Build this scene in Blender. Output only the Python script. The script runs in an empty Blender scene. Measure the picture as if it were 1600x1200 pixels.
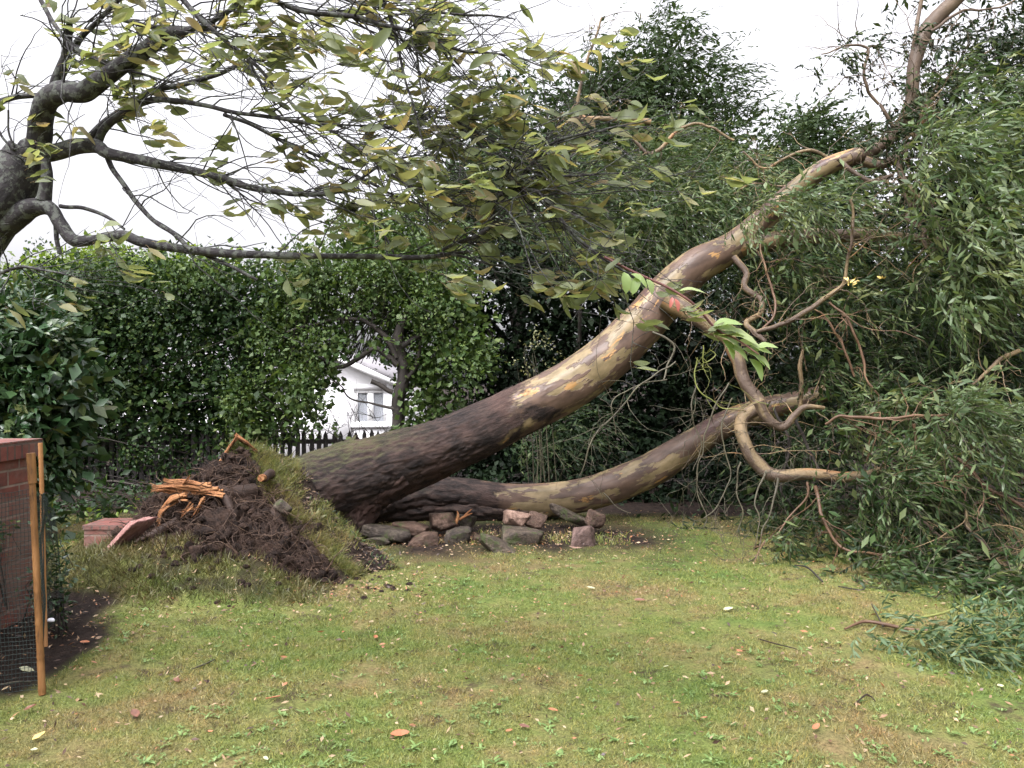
import bpy, math, random
import numpy as np
from mathutils import Vector

rng = np.random.default_rng(7)
random.seed(7)
scene = bpy.context.scene
F = 1256.0            # focal length in photograph pixels
CAM_H = 1.6

# ---------------------------------------------------------------- camera
cam_d = bpy.data.cameras.new('camera'); cam = bpy.data.objects.new('camera', cam_d)
scene.collection.objects.link(cam); scene.camera = cam
cam.location = (0, 0, CAM_H); cam.rotation_euler = (math.radians(90), 0, 0)
cam_d.sensor_width = 36; cam_d.lens = 36 * F / 1600; cam_d.clip_end = 2000; cam_d.clip_start = 0.05
# ---------------------------------------------------------------- sky (overcast)
SUN_EL, SUN_AZ = 58, 215
w = bpy.data.worlds.new('World'); scene.world = w; w.use_nodes = True
nt = w.node_tree; nt.nodes.clear()
sky = nt.nodes.new('ShaderNodeTexSky'); sky.sky_type = 'NISHITA'; sky.sun_disc = False
sky.sun_elevation = math.radians(SUN_EL); sky.sun_rotation = math.radians(SUN_AZ)
sky.air_density = 1.0; sky.dust_density = 4.0
hs = nt.nodes.new('ShaderNodeHueSaturation'); hs.inputs['Saturation'].default_value = 0.06
nt.links.new(sky.outputs[0], hs.inputs['Color'])
tcw = nt.nodes.new('ShaderNodeTexCoord'); sep = nt.nodes.new('ShaderNodeSeparateXYZ')
nt.links.new(tcw.outputs['Generated'], sep.inputs[0])
mr = nt.nodes.new('ShaderNodeMapRange')      # an overcast sky is brightest overhead
mr.inputs[1].default_value = 0.0; mr.inputs[2].default_value = 0.9
mr.inputs[3].default_value = .95; mr.inputs[4].default_value = 4.2
nt.links.new(sep.outputs['Z'], mr.inputs[0])
cl = nt.nodes.new('ShaderNodeTexNoise'); cl.inputs['Scale'].default_value = 2.2; cl.inputs['Detail'].default_value = 5
nt.links.new(tcw.outputs['Generated'], cl.inputs['Vector'])
clr = nt.nodes.new('ShaderNodeMapRange'); clr.inputs[1].default_value = .3; clr.inputs[2].default_value = .7
clr.inputs[3].default_value = .94; clr.inputs[4].default_value = 1.06
nt.links.new(cl.outputs[0], clr.inputs[0])
mm = nt.nodes.new('ShaderNodeMath'); mm.operation = 'MULTIPLY'
nt.links.new(mr.outputs[0], mm.inputs[0]); nt.links.new(clr.outputs[0], mm.inputs[1])
vm = nt.nodes.new('ShaderNodeVectorMath'); vm.operation = 'SCALE'
nt.links.new(hs.outputs[0], vm.inputs[0]); nt.links.new(mm.outputs[0], vm.inputs['Scale'])
tint = nt.nodes.new('ShaderNodeVectorMath'); tint.operation = 'MULTIPLY'; tint.inputs[1].default_value = (1.0, .985, 1.03)
nt.links.new(vm.outputs[0], tint.inputs[0])
bg = nt.nodes.new('ShaderNodeBackground'); bg.inputs['Strength'].default_value = 0.1
out = nt.nodes.new('ShaderNodeOutputWorld')
nt.links.new(tint.outputs[0], bg.inputs[0]); nt.links.new(bg.outputs[0], out.inputs[0])
# ---------------------------------------------------------------- sun behind cloud
sl = bpy.data.lights.new('sun', 'SUN'); sl.energy = 1.0; sl.angle = math.radians(25); sl.color = (1, .97, .93)
so = bpy.data.objects.new('sun', sl); scene.collection.objects.link(so)
el, az = math.radians(SUN_EL), math.radians(SUN_AZ)
sd = Vector((math.sin(az) * math.cos(el), math.cos(az) * math.cos(el), math.sin(el)))
so.rotation_euler = sd.to_track_quat('Z', 'Y').to_euler()
# ---------------------------------------------------------------- exposure
scene.view_settings.view_transform = 'Standard'; scene.view_settings.look = 'None'
scene.view_settings.exposure = 0.95; scene.view_settings.gamma = 1
scene.render.engine = 'CYCLES'
scene.cycles.max_bounces = 6; scene.cycles.transparent_max_bounces = 8
scene.cycles.sample_clamp_indirect = 4

# ================================================================ helpers
def A(*v): return np.array(v, dtype=float)
def P(px, py, Y): return A((px - 800) / F * Y, Y, CAM_H - (py - 600) / F * Y)
def PX(w_, Y): return w_ * Y / F
def nrm(v):
    return v / np.maximum(np.linalg.norm(v, axis=-1, keepdims=True), 1e-9)

def sstep(a, b, x):
    t = np.clip((x - a) / (b - a), 0, 1); return t * t * (3 - 2 * t)
def _h(i, j, k, s):
    n = (i * 374761393 + j * 668265263 + k * 2147483647 + s * 974634777) & 0xffffffff
    n = ((n ^ (n >> 13)) * 1274126177) & 0xffffffff
    n = n ^ (n >> 16)
    return (n & 0xffff) / 65535.0
def vnoise(p, s=0):
    p = np.asarray(p, float); f = np.floor(p); t = p - f; i = f.astype(np.int64); t = t * t * (3 - 2 * t)
    x, y, z = i[..., 0], i[..., 1], i[..., 2]; a, b, c = t[..., 0], t[..., 1], t[..., 2]
    r = 0
    for dx in (0, 1):
        for dy in (0, 1):
            for dz in (0, 1):
                wgt = (a if dx else 1 - a) * (b if dy else 1 - b) * (c if dz else 1 - c)
                r = r + wgt * _h(x + dx, y + dy, z + dz, s)
    return r * 2 - 1
def fbm(p, o=4, s=0):
    r = 0; a = 1; t = 0; p = np.asarray(p, float)
    for k in range(o):
        r = r + a * vnoise(p * 2 ** k + 17.3 * k, s + k); t += a; a *= .5
    return r / t

# ---------------------------------------------------------------- mesh building
class MB:
    def __init__(s): s.v = []; s.f = []; s.r = []; s.t = []; s.n = 0
    def add(s, v, f, rnd=None, tc=None):
        v = np.asarray(v, float).reshape(-1, 3); f = np.asarray(f, int)
        if len(v) == 0: return
        s.v.append(v); s.f.append(f + s.n)
        s.r.append(np.full(len(v), 0.5) if rnd is None else np.broadcast_to(rnd, (len(v),)).astype(float))
        s.t.append(v if tc is None else np.asarray(tc, float).reshape(-1, 3)); s.n += len(v)
    def build(s, name, mat, parent=None, smooth=False):
        me = bpy.data.meshes.new(name)
        v = np.concatenate(s.v); me.vertices.add(len(v)); me.vertices.foreach_set('co', v.astype(np.float32).ravel())
        tot = np.concatenate([np.full(len(f), f.shape[1]) for f in s.f]); li = np.concatenate([f.ravel() for f in s.f])
        me.loops.add(len(li)); me.loops.foreach_set('vertex_index', li.astype(np.int32))
        me.polygons.add(len(tot)); st = np.concatenate([[0], np.cumsum(tot)[:-1]])
        me.polygons.foreach_set('loop_start', st.astype(np.int32)); me.polygons.foreach_set('loop_total', tot.astype(np.int32))
        if smooth: me.polygons.foreach_set('use_smooth', np.ones(len(tot), bool))
        a = me.attributes.new('rnd', 'FLOAT', 'POINT'); a.data.foreach_set('value', np.concatenate(s.r).astype(np.float32))
        a = me.attributes.new('tc', 'FLOAT_VECTOR', 'POINT'); a.data.foreach_set('vector', np.concatenate(s.t).astype(np.float32).ravel())
        me.update(calc_edges=True); me.validate()
        o = bpy.data.objects.new(name, me); scene.collection.objects.link(o)
        if mat: me.materials.append(mat)
        if parent is not None:
            o.parent = parent; o.matrix_parent_inverse = parent.matrix_basis.inverted()
        return o

def thing(name, label, cat, loc=(0, 0, 0), group=None):
    o = bpy.data.objects.new(name, None); scene.collection.objects.link(o)
    o.location = tuple(float(c) for c in loc); o.empty_display_size = .2
    o['label'] = label; o['category'] = cat
    if group: o['group'] = group
    return o
def tag(o, label=None, cat=None, group=None, kind=None):
    if label: o['label'] = label
    if cat: o['category'] = cat
    if group: o['group'] = group
    if kind: o['kind'] = kind
    return o

def smooth_path(pts, step=None, n=None):
    """Catmull-Rom through rows (x,y,z,r)"""
    p = np.asarray(pts, float); m = len(p)
    q = np.vstack([2 * p[0] - p[1], p, 2 * p[-1] - p[-2]]); res = []
    L = np.linalg.norm(np.diff(p[:, :3], axis=0), axis=1)
    for i in range(m - 1):
        k = max(2, int(L[i] / step)) if step else n
        t = np.linspace(0, 1, k, endpoint=False)[:, None]
        a, b, c, d = q[i], q[i + 1], q[i + 2], q[i + 3]
        res.append(.5 * (2 * b + (c - a) * t + (2 * a - 5 * b + 4 * c - d) * t ** 2 + (3 * b - a - 3 * c + d) * t ** 3))
    res.append(p[-1:]); return np.vstack(res)

def tube(mb, pts, seg=10, rough=0., nscale=6, cap=True, rnd=.5, seed=1, fiss=None):
    """one limb; pts rows x,y,z,r already dense. tc = (length, cos, sin) coordinates that run round without a seam"""
    pts = np.asarray(pts, float); c = pts[:, :3]; r = np.maximum(pts[:, 3], .0008); n = len(c)
    T = nrm(np.gradient(c, axis=0)); up = A(0, 0, 1) if abs(T[0][2]) < .9 else A(1, 0, 0)
    N = [nrm(np.cross(T[0], up))]
    for i in range(1, n):
        v = N[-1] - T[i] * np.dot(N[-1], T[i]); N.append(nrm(v))
    N = np.array(N); B = np.cross(T, N)
    th = np.linspace(0, 2 * np.pi, seg, endpoint=False)
    s = np.concatenate([[0], np.cumsum(np.linalg.norm(np.diff(c, axis=0), axis=1))])
    ring = np.cos(th)[None, :, None] * N[:, None, :] + np.sin(th)[None, :, None] * B[:, None, :]
    tc = np.stack([np.broadcast_to(s[:, None], (n, seg)), r[:, None] * np.cos(th)[None], r[:, None] * np.sin(th)[None]], -1)
    rr = np.broadcast_to(r[:, None], (n, seg)).copy()
    if rough: rr = rr * (1 + rough * fbm((tc * A(.35, 1, 1) + seed * 3.1) * nscale, 4, seed))
    if fiss:   # deep cracks of old bark, fading out along the stem
        q_ = tc * A(3.6, 15, 15) + .7 * fbm(tc * 9, 4, 5)[..., None]; fz = 1 - np.abs(fbm(q_, 4, 91)) * 3.4; fz2 = fbm(tc * A(12, 30, 30), 3, 93)
        rr = rr - fiss[0] * np.clip(fz, 0, 1) * (1 - sstep(fiss[1] - .5, fiss[1] + .4, tc[..., 0] + fbm(tc * 2, 3, 3))) + .006 * fz2 * (1 - sstep(fiss[1] - .5, fiss[1] + .4, tc[..., 0]))
    v = c[:, None, :] + ring * rr[:, :, None]
    i = np.arange(n - 1)[:, None]; j = np.arange(seg)[None]; j2 = (j + 1) % seg
    f = np.stack([i * seg + j, i * seg + j2, (i + 1) * seg + j2, (i + 1) * seg + j], -1).reshape(-1, 4)
    mb.add(v.reshape(-1, 3), f, rnd, tc.reshape(-1, 3))
    if cap:
        for e, k in ((0, 0), (n - 1, (n - 1) * seg)):
            vv = np.vstack([v[e], c[e][None]]); t2 = np.vstack([tc[e], A(s[e], 0, 0)[None]])
            jj = np.arange(seg); ff = np.stack([jj, (jj + 1) % seg, np.full(seg, seg)], -1)
            mb.add(vv, ff, rnd, t2)

def limb(mb, rows, Y0, Y1=None, seg=10, rough=.06, step=.06, wscale=1., jit=0., seed=1, cap=True, nscale=6, fiss=None):
    """rows: (px, py, width px[, Y])"""
    n = len(rows); q = []
    for i, rw in enumerate(rows):
        Y = rw[3] if len(rw) > 3 else (Y0 + (Y1 - Y0) * i / (n - 1) if Y1 is not None else Y0)
        q.append([*P(rw[0], rw[1], Y), PX(rw[2], Y) / 2 * wscale])
    q = smooth_path(q, step)
    if jit: q[:, :3] += jit * np.stack([fbm(q[:, :3] * 3 + 9 * a + seed, 3, seed + a) for a in range(3)], -1)
    tube(mb, q, seg, rough, nscale, cap, seed=seed, fiss=fiss); return q

def tubes(mb, Pk, R, seg=3, rnd=None):
    """many thin tubes at once: Pk[S,K,3], R[S,K]"""
    S, K, _ = Pk.shape
    if S == 0: return
    T = nrm(np.gradient(Pk, axis=1)); ref = np.where(np.abs(T[..., 2:3]) < .9, A(0, 0, 1), A(1, 0, 0))
    N = nrm(np.cross(T, ref)); B = np.cross(T, N); th = np.arange(seg) * 2 * np.pi / seg
    v = Pk[:, :, None] + (np.cos(th)[:, None] * N[:, :, None] + np.sin(th)[:, None] * B[:, :, None]) * R[:, :, None, None]
    s = np.arange(S)[:, None, None] * K * seg; k = np.arange(K - 1)[None, :, None]; j = np.arange(seg)[None, None]; j2 = (j + 1) % seg
    f = np.stack([s + k * seg + j, s + k * seg + j2, s + (k + 1) * seg + j2, s + (k + 1) * seg + j], -1).reshape(-1, 4)
    if rnd is not None: rnd = np.repeat(rnd, K * seg)
    mb.add(v.reshape(-1, 3), f, rnd)

def grow(P0, D0, L, K=7, wob=.35, pull=(0, 0, 0), seed=0):
    """curved twigs from points P0 in directions D0"""
    S = len(P0); d = nrm(D0); pts = [P0]; st = (L / (K - 1))[:, None]; pull = np.asarray(pull)
    g = np.random.default_rng(seed)
    for k in range(K - 1):
        d = nrm(d + wob * g.normal(size=(S, 3)) * .6 + pull / (K - 1)); pts.append(pts[-1] + d * st)
    return np.stack(pts, 1)

TEMPL = {
 'far': (A(*[(0, 0, 0, 0), (.45, .5, .12, 0), (1, 0, 0, 0), (.45, -.5, .12, 0)]).reshape(4, 4), [(0, 1, 2), (0, 2, 3)]),
 'long': (A(*[(0, 0, 0, 0), (.28, .46, .12, .03), (.28, -.46, .12, .03), (.66, .36, .1, .0), (.66, -.36, .1, .0), (1, 0, 0, -.16)]).reshape(6, 4),
          [(0, 1, 2), (1, 3, 4), (1, 4, 2), (3, 5, 4)]),
 'broad': (A(*[(0, 0, 0, 0), (.18, 0, 0, .04), (.5, 0, 0, .08), (.8, 0, 0, .03), (1.04, 0, 0, -.06),
               (.14, .3, .12, .04), (.5, .5, .22, .06), (.82, .35, .12, .0), (.14, -.3, .12, .04), (.5, -.5, .22, .06), (.82, -.35, .12, .0),
               (.34, .45, .14, .07), (.34, -.45, .26, .05)]).reshape(13, 4),
           [(0, 1, 5), (0, 8, 1), (1, 2, 11), (1, 11, 5), (2, 6, 11), (1, 8, 12), (1, 12, 2), (2, 12, 9), (2, 3, 7), (2, 7, 6), (2, 9, 10), (2, 10, 3), (3, 4, 7), (3, 10, 4)]),
 'blade': (A(*[(0, .5, 0, 0), (0, -.5, 0, 0), (.55, .36, 0, .0), (.55, -.36, 0, 0), (1, 0, 0, -.18)]).reshape(5, 4), [(0, 1, 3), (0, 3, 2), (2, 3, 4)]),
 'tri': (A(*[(0, .5, 0, 0), (0, -.5, 0, 0), (1, 0, 0, 0)]).reshape(3, 4), [(0, 1, 2)]),
}
def leaves(mb, pos, d, up, L, W, kind='far', rnd=None, curl=None):
    n = len(pos)
    if n == 0: return
    tp, fc = TEMPL[kind]; d = nrm(d); side = nrm(np.cross(d, up)); u = np.cross(side, d)
    L = np.broadcast_to(L, (n,)); W = np.broadcast_to(W, (n,))
    cu = np.ones(n) if curl is None else curl
    v = (pos[:, None] + d[:, None] * (tp[:, 0][None, :, None] * L[:, None, None])
         + side[:, None] * (tp[:, 1][None, :, None] * W[:, None, None])
         + u[:, None] * ((tp[:, 2][None] * W[:, None] + tp[:, 3][None] * (L * cu)[:, None])[..., None]))
    k = len(tp); f = (np.arange(n)[:, None, None] * k + np.array(fc)[None]).reshape(-1, 3)
    r = rng.random(n) if rnd is None else rnd
    mb.add(v.reshape(-1, 3), f, np.repeat(r, k))

def rdir(n, g=rng): return nrm(g.normal(size=(n, 3)))

# ---------------------------------------------------------------- materials
def newmat(name):
    m = bpy.data.materials.new(name); m.use_nodes = True; nt = m.node_tree; nt.nodes.clear()
    o = nt.nodes.new('ShaderNodeOutputMaterial'); b = nt.nodes.new('ShaderNodeBsdfPrincipled'); nt.links.new(b.outputs[0], o.inputs[0])
    return m, nt, b, o
def N_(nt, t, **kw):
    n = nt.nodes.new(t)
    for k, v in kw.items():
        if k in n.inputs: n.inputs[k].default_value = v
        else: setattr(n, k, v)
    return n
def ramp(nt, src, stops, interp='LINEAR'):
    r = nt.nodes.new('ShaderNodeValToRGB'); cr = r.color_ramp; cr.interpolation = interp
    while len(cr.elements) < len(stops): cr.elements.new(.5)
    for e, (p, c) in zip(cr.elements, stops):
        e.position = p; e.color = (*c, 1) if len(c) == 3 else c
    nt.links.new(src, r.inputs[0]); return r.outputs[0]
def mixc(nt, f, a, b, bt='MIX'):
    m = nt.nodes.new('ShaderNodeMix'); m.data_type = 'RGBA'; m.blend_type = bt
    for s, i in ((f, 0), (a, 6), (b, 7)):
        if hasattr(s, 'links'): nt.links.new(s, m.inputs[i])
        else: m.inputs[i].default_value = (*s, 1) if isinstance(s, tuple) and len(s) == 3 else s
    return m.outputs[2]
def noise(nt, vec, scale, detail=4, rough=.55, sc=None):
    if sc is not None:
        mp = nt.nodes.new('ShaderNodeMapping'); mp.inputs['Scale'].default_value = sc; nt.links.new(vec, mp.inputs[0]); vec = mp.outputs[0]
    n = N_(nt, 'ShaderNodeTexNoise', Scale=scale, Detail=detail, Roughness=rough); nt.links.new(vec, n.inputs['Vector']); return n.outputs[0]
def attr(nt, name, vec=False):
    a = nt.nodes.new('ShaderNodeAttribute'); a.attribute_name = name; return a.outputs['Vector' if vec else 'Fac']
def geo(nt): return nt.nodes.new('ShaderNodeNewGeometry').outputs['Position']
def bump(nt, b, h, strength=.5, dist=.02):
    n = N_(nt, 'ShaderNodeBump', Strength=strength, Distance=dist); nt.links.new(h, n.inputs['Height']); nt.links.new(n.outputs[0], b.inputs['Normal'])

def leafmat(name, cols, rough=.42, trans=.25, spec=.5, patch=None):
    m, nt, b, o = newmat(name)
    n = len(cols); c = ramp(nt, attr(nt, 'rnd'), [(i / (n - 1), cc) for i, cc in enumerate(cols)])
    pn = noise(nt, geo(nt), patch or 2.0, 2)
    hv = N_(nt, 'ShaderNodeHueSaturation'); mrn = N_(nt, 'ShaderNodeMapRange'); mrn.inputs[3].default_value = .7; mrn.inputs[4].default_value = 1.3
    nt.links.new(pn, mrn.inputs[0]); nt.links.new(mrn.outputs[0], hv.inputs['Value']); nt.links.new(c, hv.inputs['Color'])
    c = hv.outputs[0]
    nt.links.new(c, b.inputs['Base Color']); b.inputs['Roughness'].default_value = rough; b.inputs['Specular IOR Level'].default_value = spec
    t = nt.nodes.new('ShaderNodeBsdfTranslucent'); tcol = mixc(nt, 1.0, c, (1.5, 1.45, .8), 'MULTIPLY'); nt.links.new(tcol, t.inputs[0])
    mx = nt.nodes.new('ShaderNodeMixShader'); mx.inputs[0].default_value = trans
    nt.links.new(b.outputs[0], mx.inputs[1]); nt.links.new(t.outputs[0], mx.inputs[2]); nt.links.new(mx.outputs[0], o.inputs[0])
    return m

M = {}
M['cherry_leaf'] = leafmat('cherry_leaf', [(.11, .13, .07), (.15, .18, .095), (.19, .215, .12), (.23, .225, .12), (.24, .17, .11)], .5, .5, .35)
M['sprig_leaf'] = leafmat('sprig_leaf', [(.16, .24, .08), (.24, .33, .12), (.32, .38, .18)], .4, .45)
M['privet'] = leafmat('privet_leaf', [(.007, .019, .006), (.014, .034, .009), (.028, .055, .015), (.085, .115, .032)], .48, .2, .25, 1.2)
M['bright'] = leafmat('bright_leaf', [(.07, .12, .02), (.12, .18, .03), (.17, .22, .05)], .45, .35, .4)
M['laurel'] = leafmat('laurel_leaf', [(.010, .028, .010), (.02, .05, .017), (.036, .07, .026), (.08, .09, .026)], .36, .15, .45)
M['thorn'] = leafmat('thorn_leaf', [(.018, .04, .010), (.038, .072, .018), (.07, .11, .03), (.12, .155, .05)], .5, .28, .3)
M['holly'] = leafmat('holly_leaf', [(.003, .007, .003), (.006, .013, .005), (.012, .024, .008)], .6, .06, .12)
M['conifer'] = leafmat('conifer_leaf', [(.02, .038, .014), (.036, .06, .022), (.06, .085, .034)], .6, .2, .15, .8)
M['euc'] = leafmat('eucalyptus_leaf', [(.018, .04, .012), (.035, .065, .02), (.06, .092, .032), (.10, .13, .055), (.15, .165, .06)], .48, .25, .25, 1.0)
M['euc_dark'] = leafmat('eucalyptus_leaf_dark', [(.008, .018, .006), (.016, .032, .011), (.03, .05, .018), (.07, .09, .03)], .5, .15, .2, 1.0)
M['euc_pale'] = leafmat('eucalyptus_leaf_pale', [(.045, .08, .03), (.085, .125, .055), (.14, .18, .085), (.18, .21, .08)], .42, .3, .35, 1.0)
M['pale_leaf'] = leafmat('pale_leaf', [(.2, .2, .12), (.26, .26, .15), (.16, .17, .07)], .5, .3)

def bark(name, stops, scale=8, rough=.7, bstr=.6, sc=(.3, 1, 1), lichen=None, dist=.01):
    m, nt, b, o = newmat(name); tc = attr(nt, 'tc', True); b.inputs['Specular IOR Level'].default_value = .25
    n = noise(nt, tc, scale, 6, .62, sc); c = ramp(nt, n, stops)
    if lichen:
        l = ramp(nt, noise(nt, tc, scale * 1.7, 5, .7), [(.5, (0, 0, 0)), (.56, (1, 1, 1))]); c = mixc(nt, l, c, lichen)
    nt.links.new(c, b.inputs['Base Color']); b.inputs['Roughness'].default_value = rough; bump(nt, b, noise(nt, tc, scale * 3, 6, .7, sc), bstr, dist); return m
M['cherry_bark'] = bark('cherry_bark', [(.3, (.008, .007, .008)), (.5, (.02, .017, .019)), (.7, (.04, .036, .037))], 14, .7, .9, (.5, 1, 1), (.075, .08, .07))
M['red_twig'] = bark('red_twig', [(.3, (.07, .025, .025)), (.7, (.14, .06, .05))], 14, .5)
M['dark_bark'] = bark('dark_bark', [(.3, (.012, .01, .009)), (.7, (.05, .042, .036))], 10)
M['twig'] = bark('grey_twig', [(.3, (.03, .026, .018)), (.55, (.07, .062, .04)), (.75, (.12, .11, .065))], 10, .5)
M['pink_twig'] = bark('pink_twig', [(.3, (.05, .028, .018)), (.55, (.12, .07, .042)), (.75, (.22, .145, .07))], 6, .45)
M['green_stem'] = bark('green_stem', [(.3, (.09, .105, .025)), (.7, (.19, .2, .06))], 8, .45)
M['root'] = bark('root_bark', [(.3, (.010, .006, .004)), (.55, (.032, .019, .014)), (.75, (.085, .052, .036))], 10, .7, .8)
M['fine_root'] = bark('fine_root_bark', [(.3, (.02, .012, .009)), (.5, (.06, .037, .026)), (.75, (.15, .095, .06))], 12, .7)
M['splinter'] = bark('splintered_wood', [(.28, (.05, .02, .01)), (.5, (.24, .10, .04)), (.7, (.42, .22, .10)), (.85, (.5, .32, .18))], 22, .7, 1, (.1, 1, 1), None, .02)

def euc_bark(name, base_len):
    m, nt, b, o = newmat(name); tc = attr(nt, 'tc', True); b.inputs['Specular IOR Level'].default_value = .2
    sepn = nt.nodes.new('ShaderNodeSeparateXYZ'); nt.links.new(tc, sepn.inputs[0])
    n1 = noise(nt, tc, 5.6, 7, .62, (.36, 1.15, 1.15)); n2 = noise(nt, tc, 9, 5, .6, (.5, 1, 1)); n3 = noise(nt, tc, 3.0, 3, .55, (.4, 1.2, 1.2))
    mp2 = nt.nodes.new('ShaderNodeMapping'); mp2.inputs['Location'].default_value = (3.7, 1.1, 5.3); nt.links.new(tc, mp2.inputs[0])
    n4 = noise(nt, mp2.outputs[0], 6.5, 6, .6, (.4, 1.2, 1.2))
    pale = ramp(nt, n2, [(.3, (.10, .076, .04)), (.5, (.165, .125, .068)), (.75, (.27, .20, .115))])
    grey = ramp(nt, n2, [(.3, (.05, .033, .025)), (.6, (.105, .068, .05)), (.8, (.14, .095, .066))])
    c = mixc(nt, ramp(nt, n1, [(.475, (0, 0, 0)), (.49, (1, 1, 1))]), pale, grey)
    c = mixc(nt, ramp(nt, n4, [(.615, (0, 0, 0)), (.63, (1, 1, 1))]), c, (.29, .165, .065))
    c = mixc(nt, ramp(nt, n3, [(.66, (0, 0, 0)), (.67, (1, 1, 1))]), c, (.07, .04, .034))
    # old rough bark at the foot of the stem, its edge ragged
    fine = noise(nt, tc, 17, 9, .78, (.3, 1, 1))
    old = ramp(nt, fine, [(.34, (.004, .003, .003)), (.47, (.016, .0105, .009)), (.58, (.042, .027, .022)), (.75, (.095, .062, .05))])
    old = mixc(nt, ramp(nt, noise(nt, tc, 2.2, 4), [(.5, (0, 0, 0)), (.75, (.35, .35, .35))]), old, (.13, .07, .055))
    ad = nt.nodes.new('ShaderNodeMath'); ad.operation = 'MULTIPLY_ADD'; nt.links.new(noise(nt, tc, 2.4, 5, .6, (.6, 1, 1)), ad.inputs[0]); ad.inputs[1].default_value = 2.6
    nt.links.new(sepn.outputs['X'], ad.inputs[2])
    f = N_(nt, 'ShaderNodeMapRange'); f.inputs[1].default_value = base_len + 1.25; f.inputs[2].default_value = base_len + 1.4; nt.links.new(ad.outputs[0], f.inputs[0])
    c = mixc(nt, f.outputs[0], old, c)
    # moss on the top near the root (a growth of its own)
    gp = nt.nodes.new('ShaderNodeNewGeometry'); sn = nt.nodes.new('ShaderNodeSeparateXYZ'); nt.links.new(gp.outputs['Normal'], sn.inputs[0])
    mo = N_(nt, 'ShaderNodeMapRange'); mo.inputs[1].default_value = .45; mo.inputs[2].default_value = .8; nt.links.new(sn.outputs['Z'], mo.inputs[0])
    mo2 = N_(nt, 'ShaderNodeMapRange'); mo2.inputs[1].default_value = base_len * .62; mo2.inputs[2].default_value = base_len * .3; nt.links.new(sepn.outputs['X'], mo2.inputs[0])
    mk = nt.nodes.new('ShaderNodeMath'); mk.operation = 'MULTIPLY'; nt.links.new(mo.outputs[0], mk.inputs[0]); nt.links.new(mo2.outputs[0], mk.inputs[1])
    mk2 = nt.nodes.new('ShaderNodeMath'); mk2.operation = 'MULTIPLY'; nt.links.new(mk.outputs[0], mk2.inputs[0])
    nt.links.new(ramp(nt, noise(nt, tc, 12, 8, .75), [(.38, (.05, .05, .05)), (.6, (.8, .8, .8))]), mk2.inputs[1])
    c = mixc(nt, mk2.outputs[0], c, (.05, .055, .016))
    nt.links.new(c, b.inputs['Base Color'])
    rr = N_(nt, 'ShaderNodeMapRange'); rr.inputs[3].default_value = .62; rr.inputs[4].default_value = .36; nt.links.new(f.outputs[0], rr.inputs[0]); nt.links.new(rr.outputs[0], b.inputs['Roughness'])
    hb = mixc(nt, f.outputs[0], fine, ramp(nt, n1, [(.475, (.4, .4, .4)), (.5, (.5, .5, .5))])); bump(nt, b, hb, .9, .03)
    return m
M['euc_bark'] = euc_bark('eucalyptus_bark', 2.6)
M['euc_bark_low'] = euc_bark('eucalyptus_bark_low', 1.5)
def limb_bark():
    m, nt, b, o = newmat('eucalyptus_limb_bark'); tc = attr(nt, 'tc', True)
    n = noise(nt, tc, 5, 4, .55, (.35, 1.4, 1.4)); c = ramp(nt, n, [(.3, (.055, .036, .028)), (.47, (.09, .062, .043)), (.5, (.15, .11, .062)), (.62, (.19, .13, .066)), (.7, (.25, .13, .06))])
    nt.links.new(c, b.inputs['Base Color']); b.inputs['Roughness'].default_value = .5; b.inputs['Specular IOR Level'].default_value = .3; bump(nt, b, noise(nt, tc, 24, 8, .7), .8, .02); return m
M['limb'] = limb_bark()
M['leader'] = bark('leader_bark', [(.3, (.05, .034, .026)), (.5, (.10, .07, .05)), (.7, (.17, .125, .08))], 5, .5, .4, (.3, 1, 1))

def soilmat():
    m, nt, b, o = newmat('soil'); g = geo(nt)
    c = ramp(nt, noise(nt, g, 9, 8, .68), [(.3, (.008, .005, .004)), (.48, (.032, .019, .014)), (.64, (.07, .042, .03)), (.8, (.13, .08, .055))])
    nt.links.new(c, b.inputs['Base Color']); b.inputs['Roughness'].default_value = .75; b.inputs['Specular IOR Level'].default_value = .2; bump(nt, b, noise(nt, g, 34, 9, .8), 1, .06); return m
M['soil'] = soilmat()

def turf_color(nt, g, extra=0):
    """green, yellow-green and brown patches of an old lawn"""
    big = noise(nt, g, .9, 4, .6); mid = noise(nt, g, 4.5, 4, .65); 
    c = ramp(nt, big, [(.36, (.125, .19, .042)), (.45, (.185, .217, .056)), (.54, (.245, .22, .082)), (.62, (.28, .185, .098))])
    c2 = ramp(nt, mid, [(.35, (.1, .165, .04)), (.5, (.185, .222, .062)), (.68, (.28, .21, .095))])
    return mixc(nt, .42, c, c2)
def groundmat():
    m, nt, b, o = newmat('lawn_ground'); g = geo(nt); c = turf_color(nt, g)
    fine = noise(nt, g, 60, 6, .7); c = mixc(nt, 1.0, c, ramp(nt, fine, [(.3, (.3, .3, .3)), (.6, (.85, .85, .85))]), 'MULTIPLY')
    bare = ramp(nt, noise(nt, g, 3.2, 7, .7), [(.56, (0, 0, 0)), (.64, (.8, .8, .8))]); c = mixc(nt, bare, c, (.05, .032, .022))
    at = attr(nt, 'rnd'); c = mixc(nt, at, c, ramp(nt, noise(nt, g, 12, 7, .7), [(.35, (.008, .005, .004)), (.6, (.026, .017, .013)), (.75, (.065, .042, .028))]))
    nt.links.new(c, b.inputs['Base Color']); b.inputs['Specular IOR Level'].default_value = .15; b.inputs['Roughness'].default_value = .85; bump(nt, b, fine, .8, .03); return m
M['lawn'] = groundmat()
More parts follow.
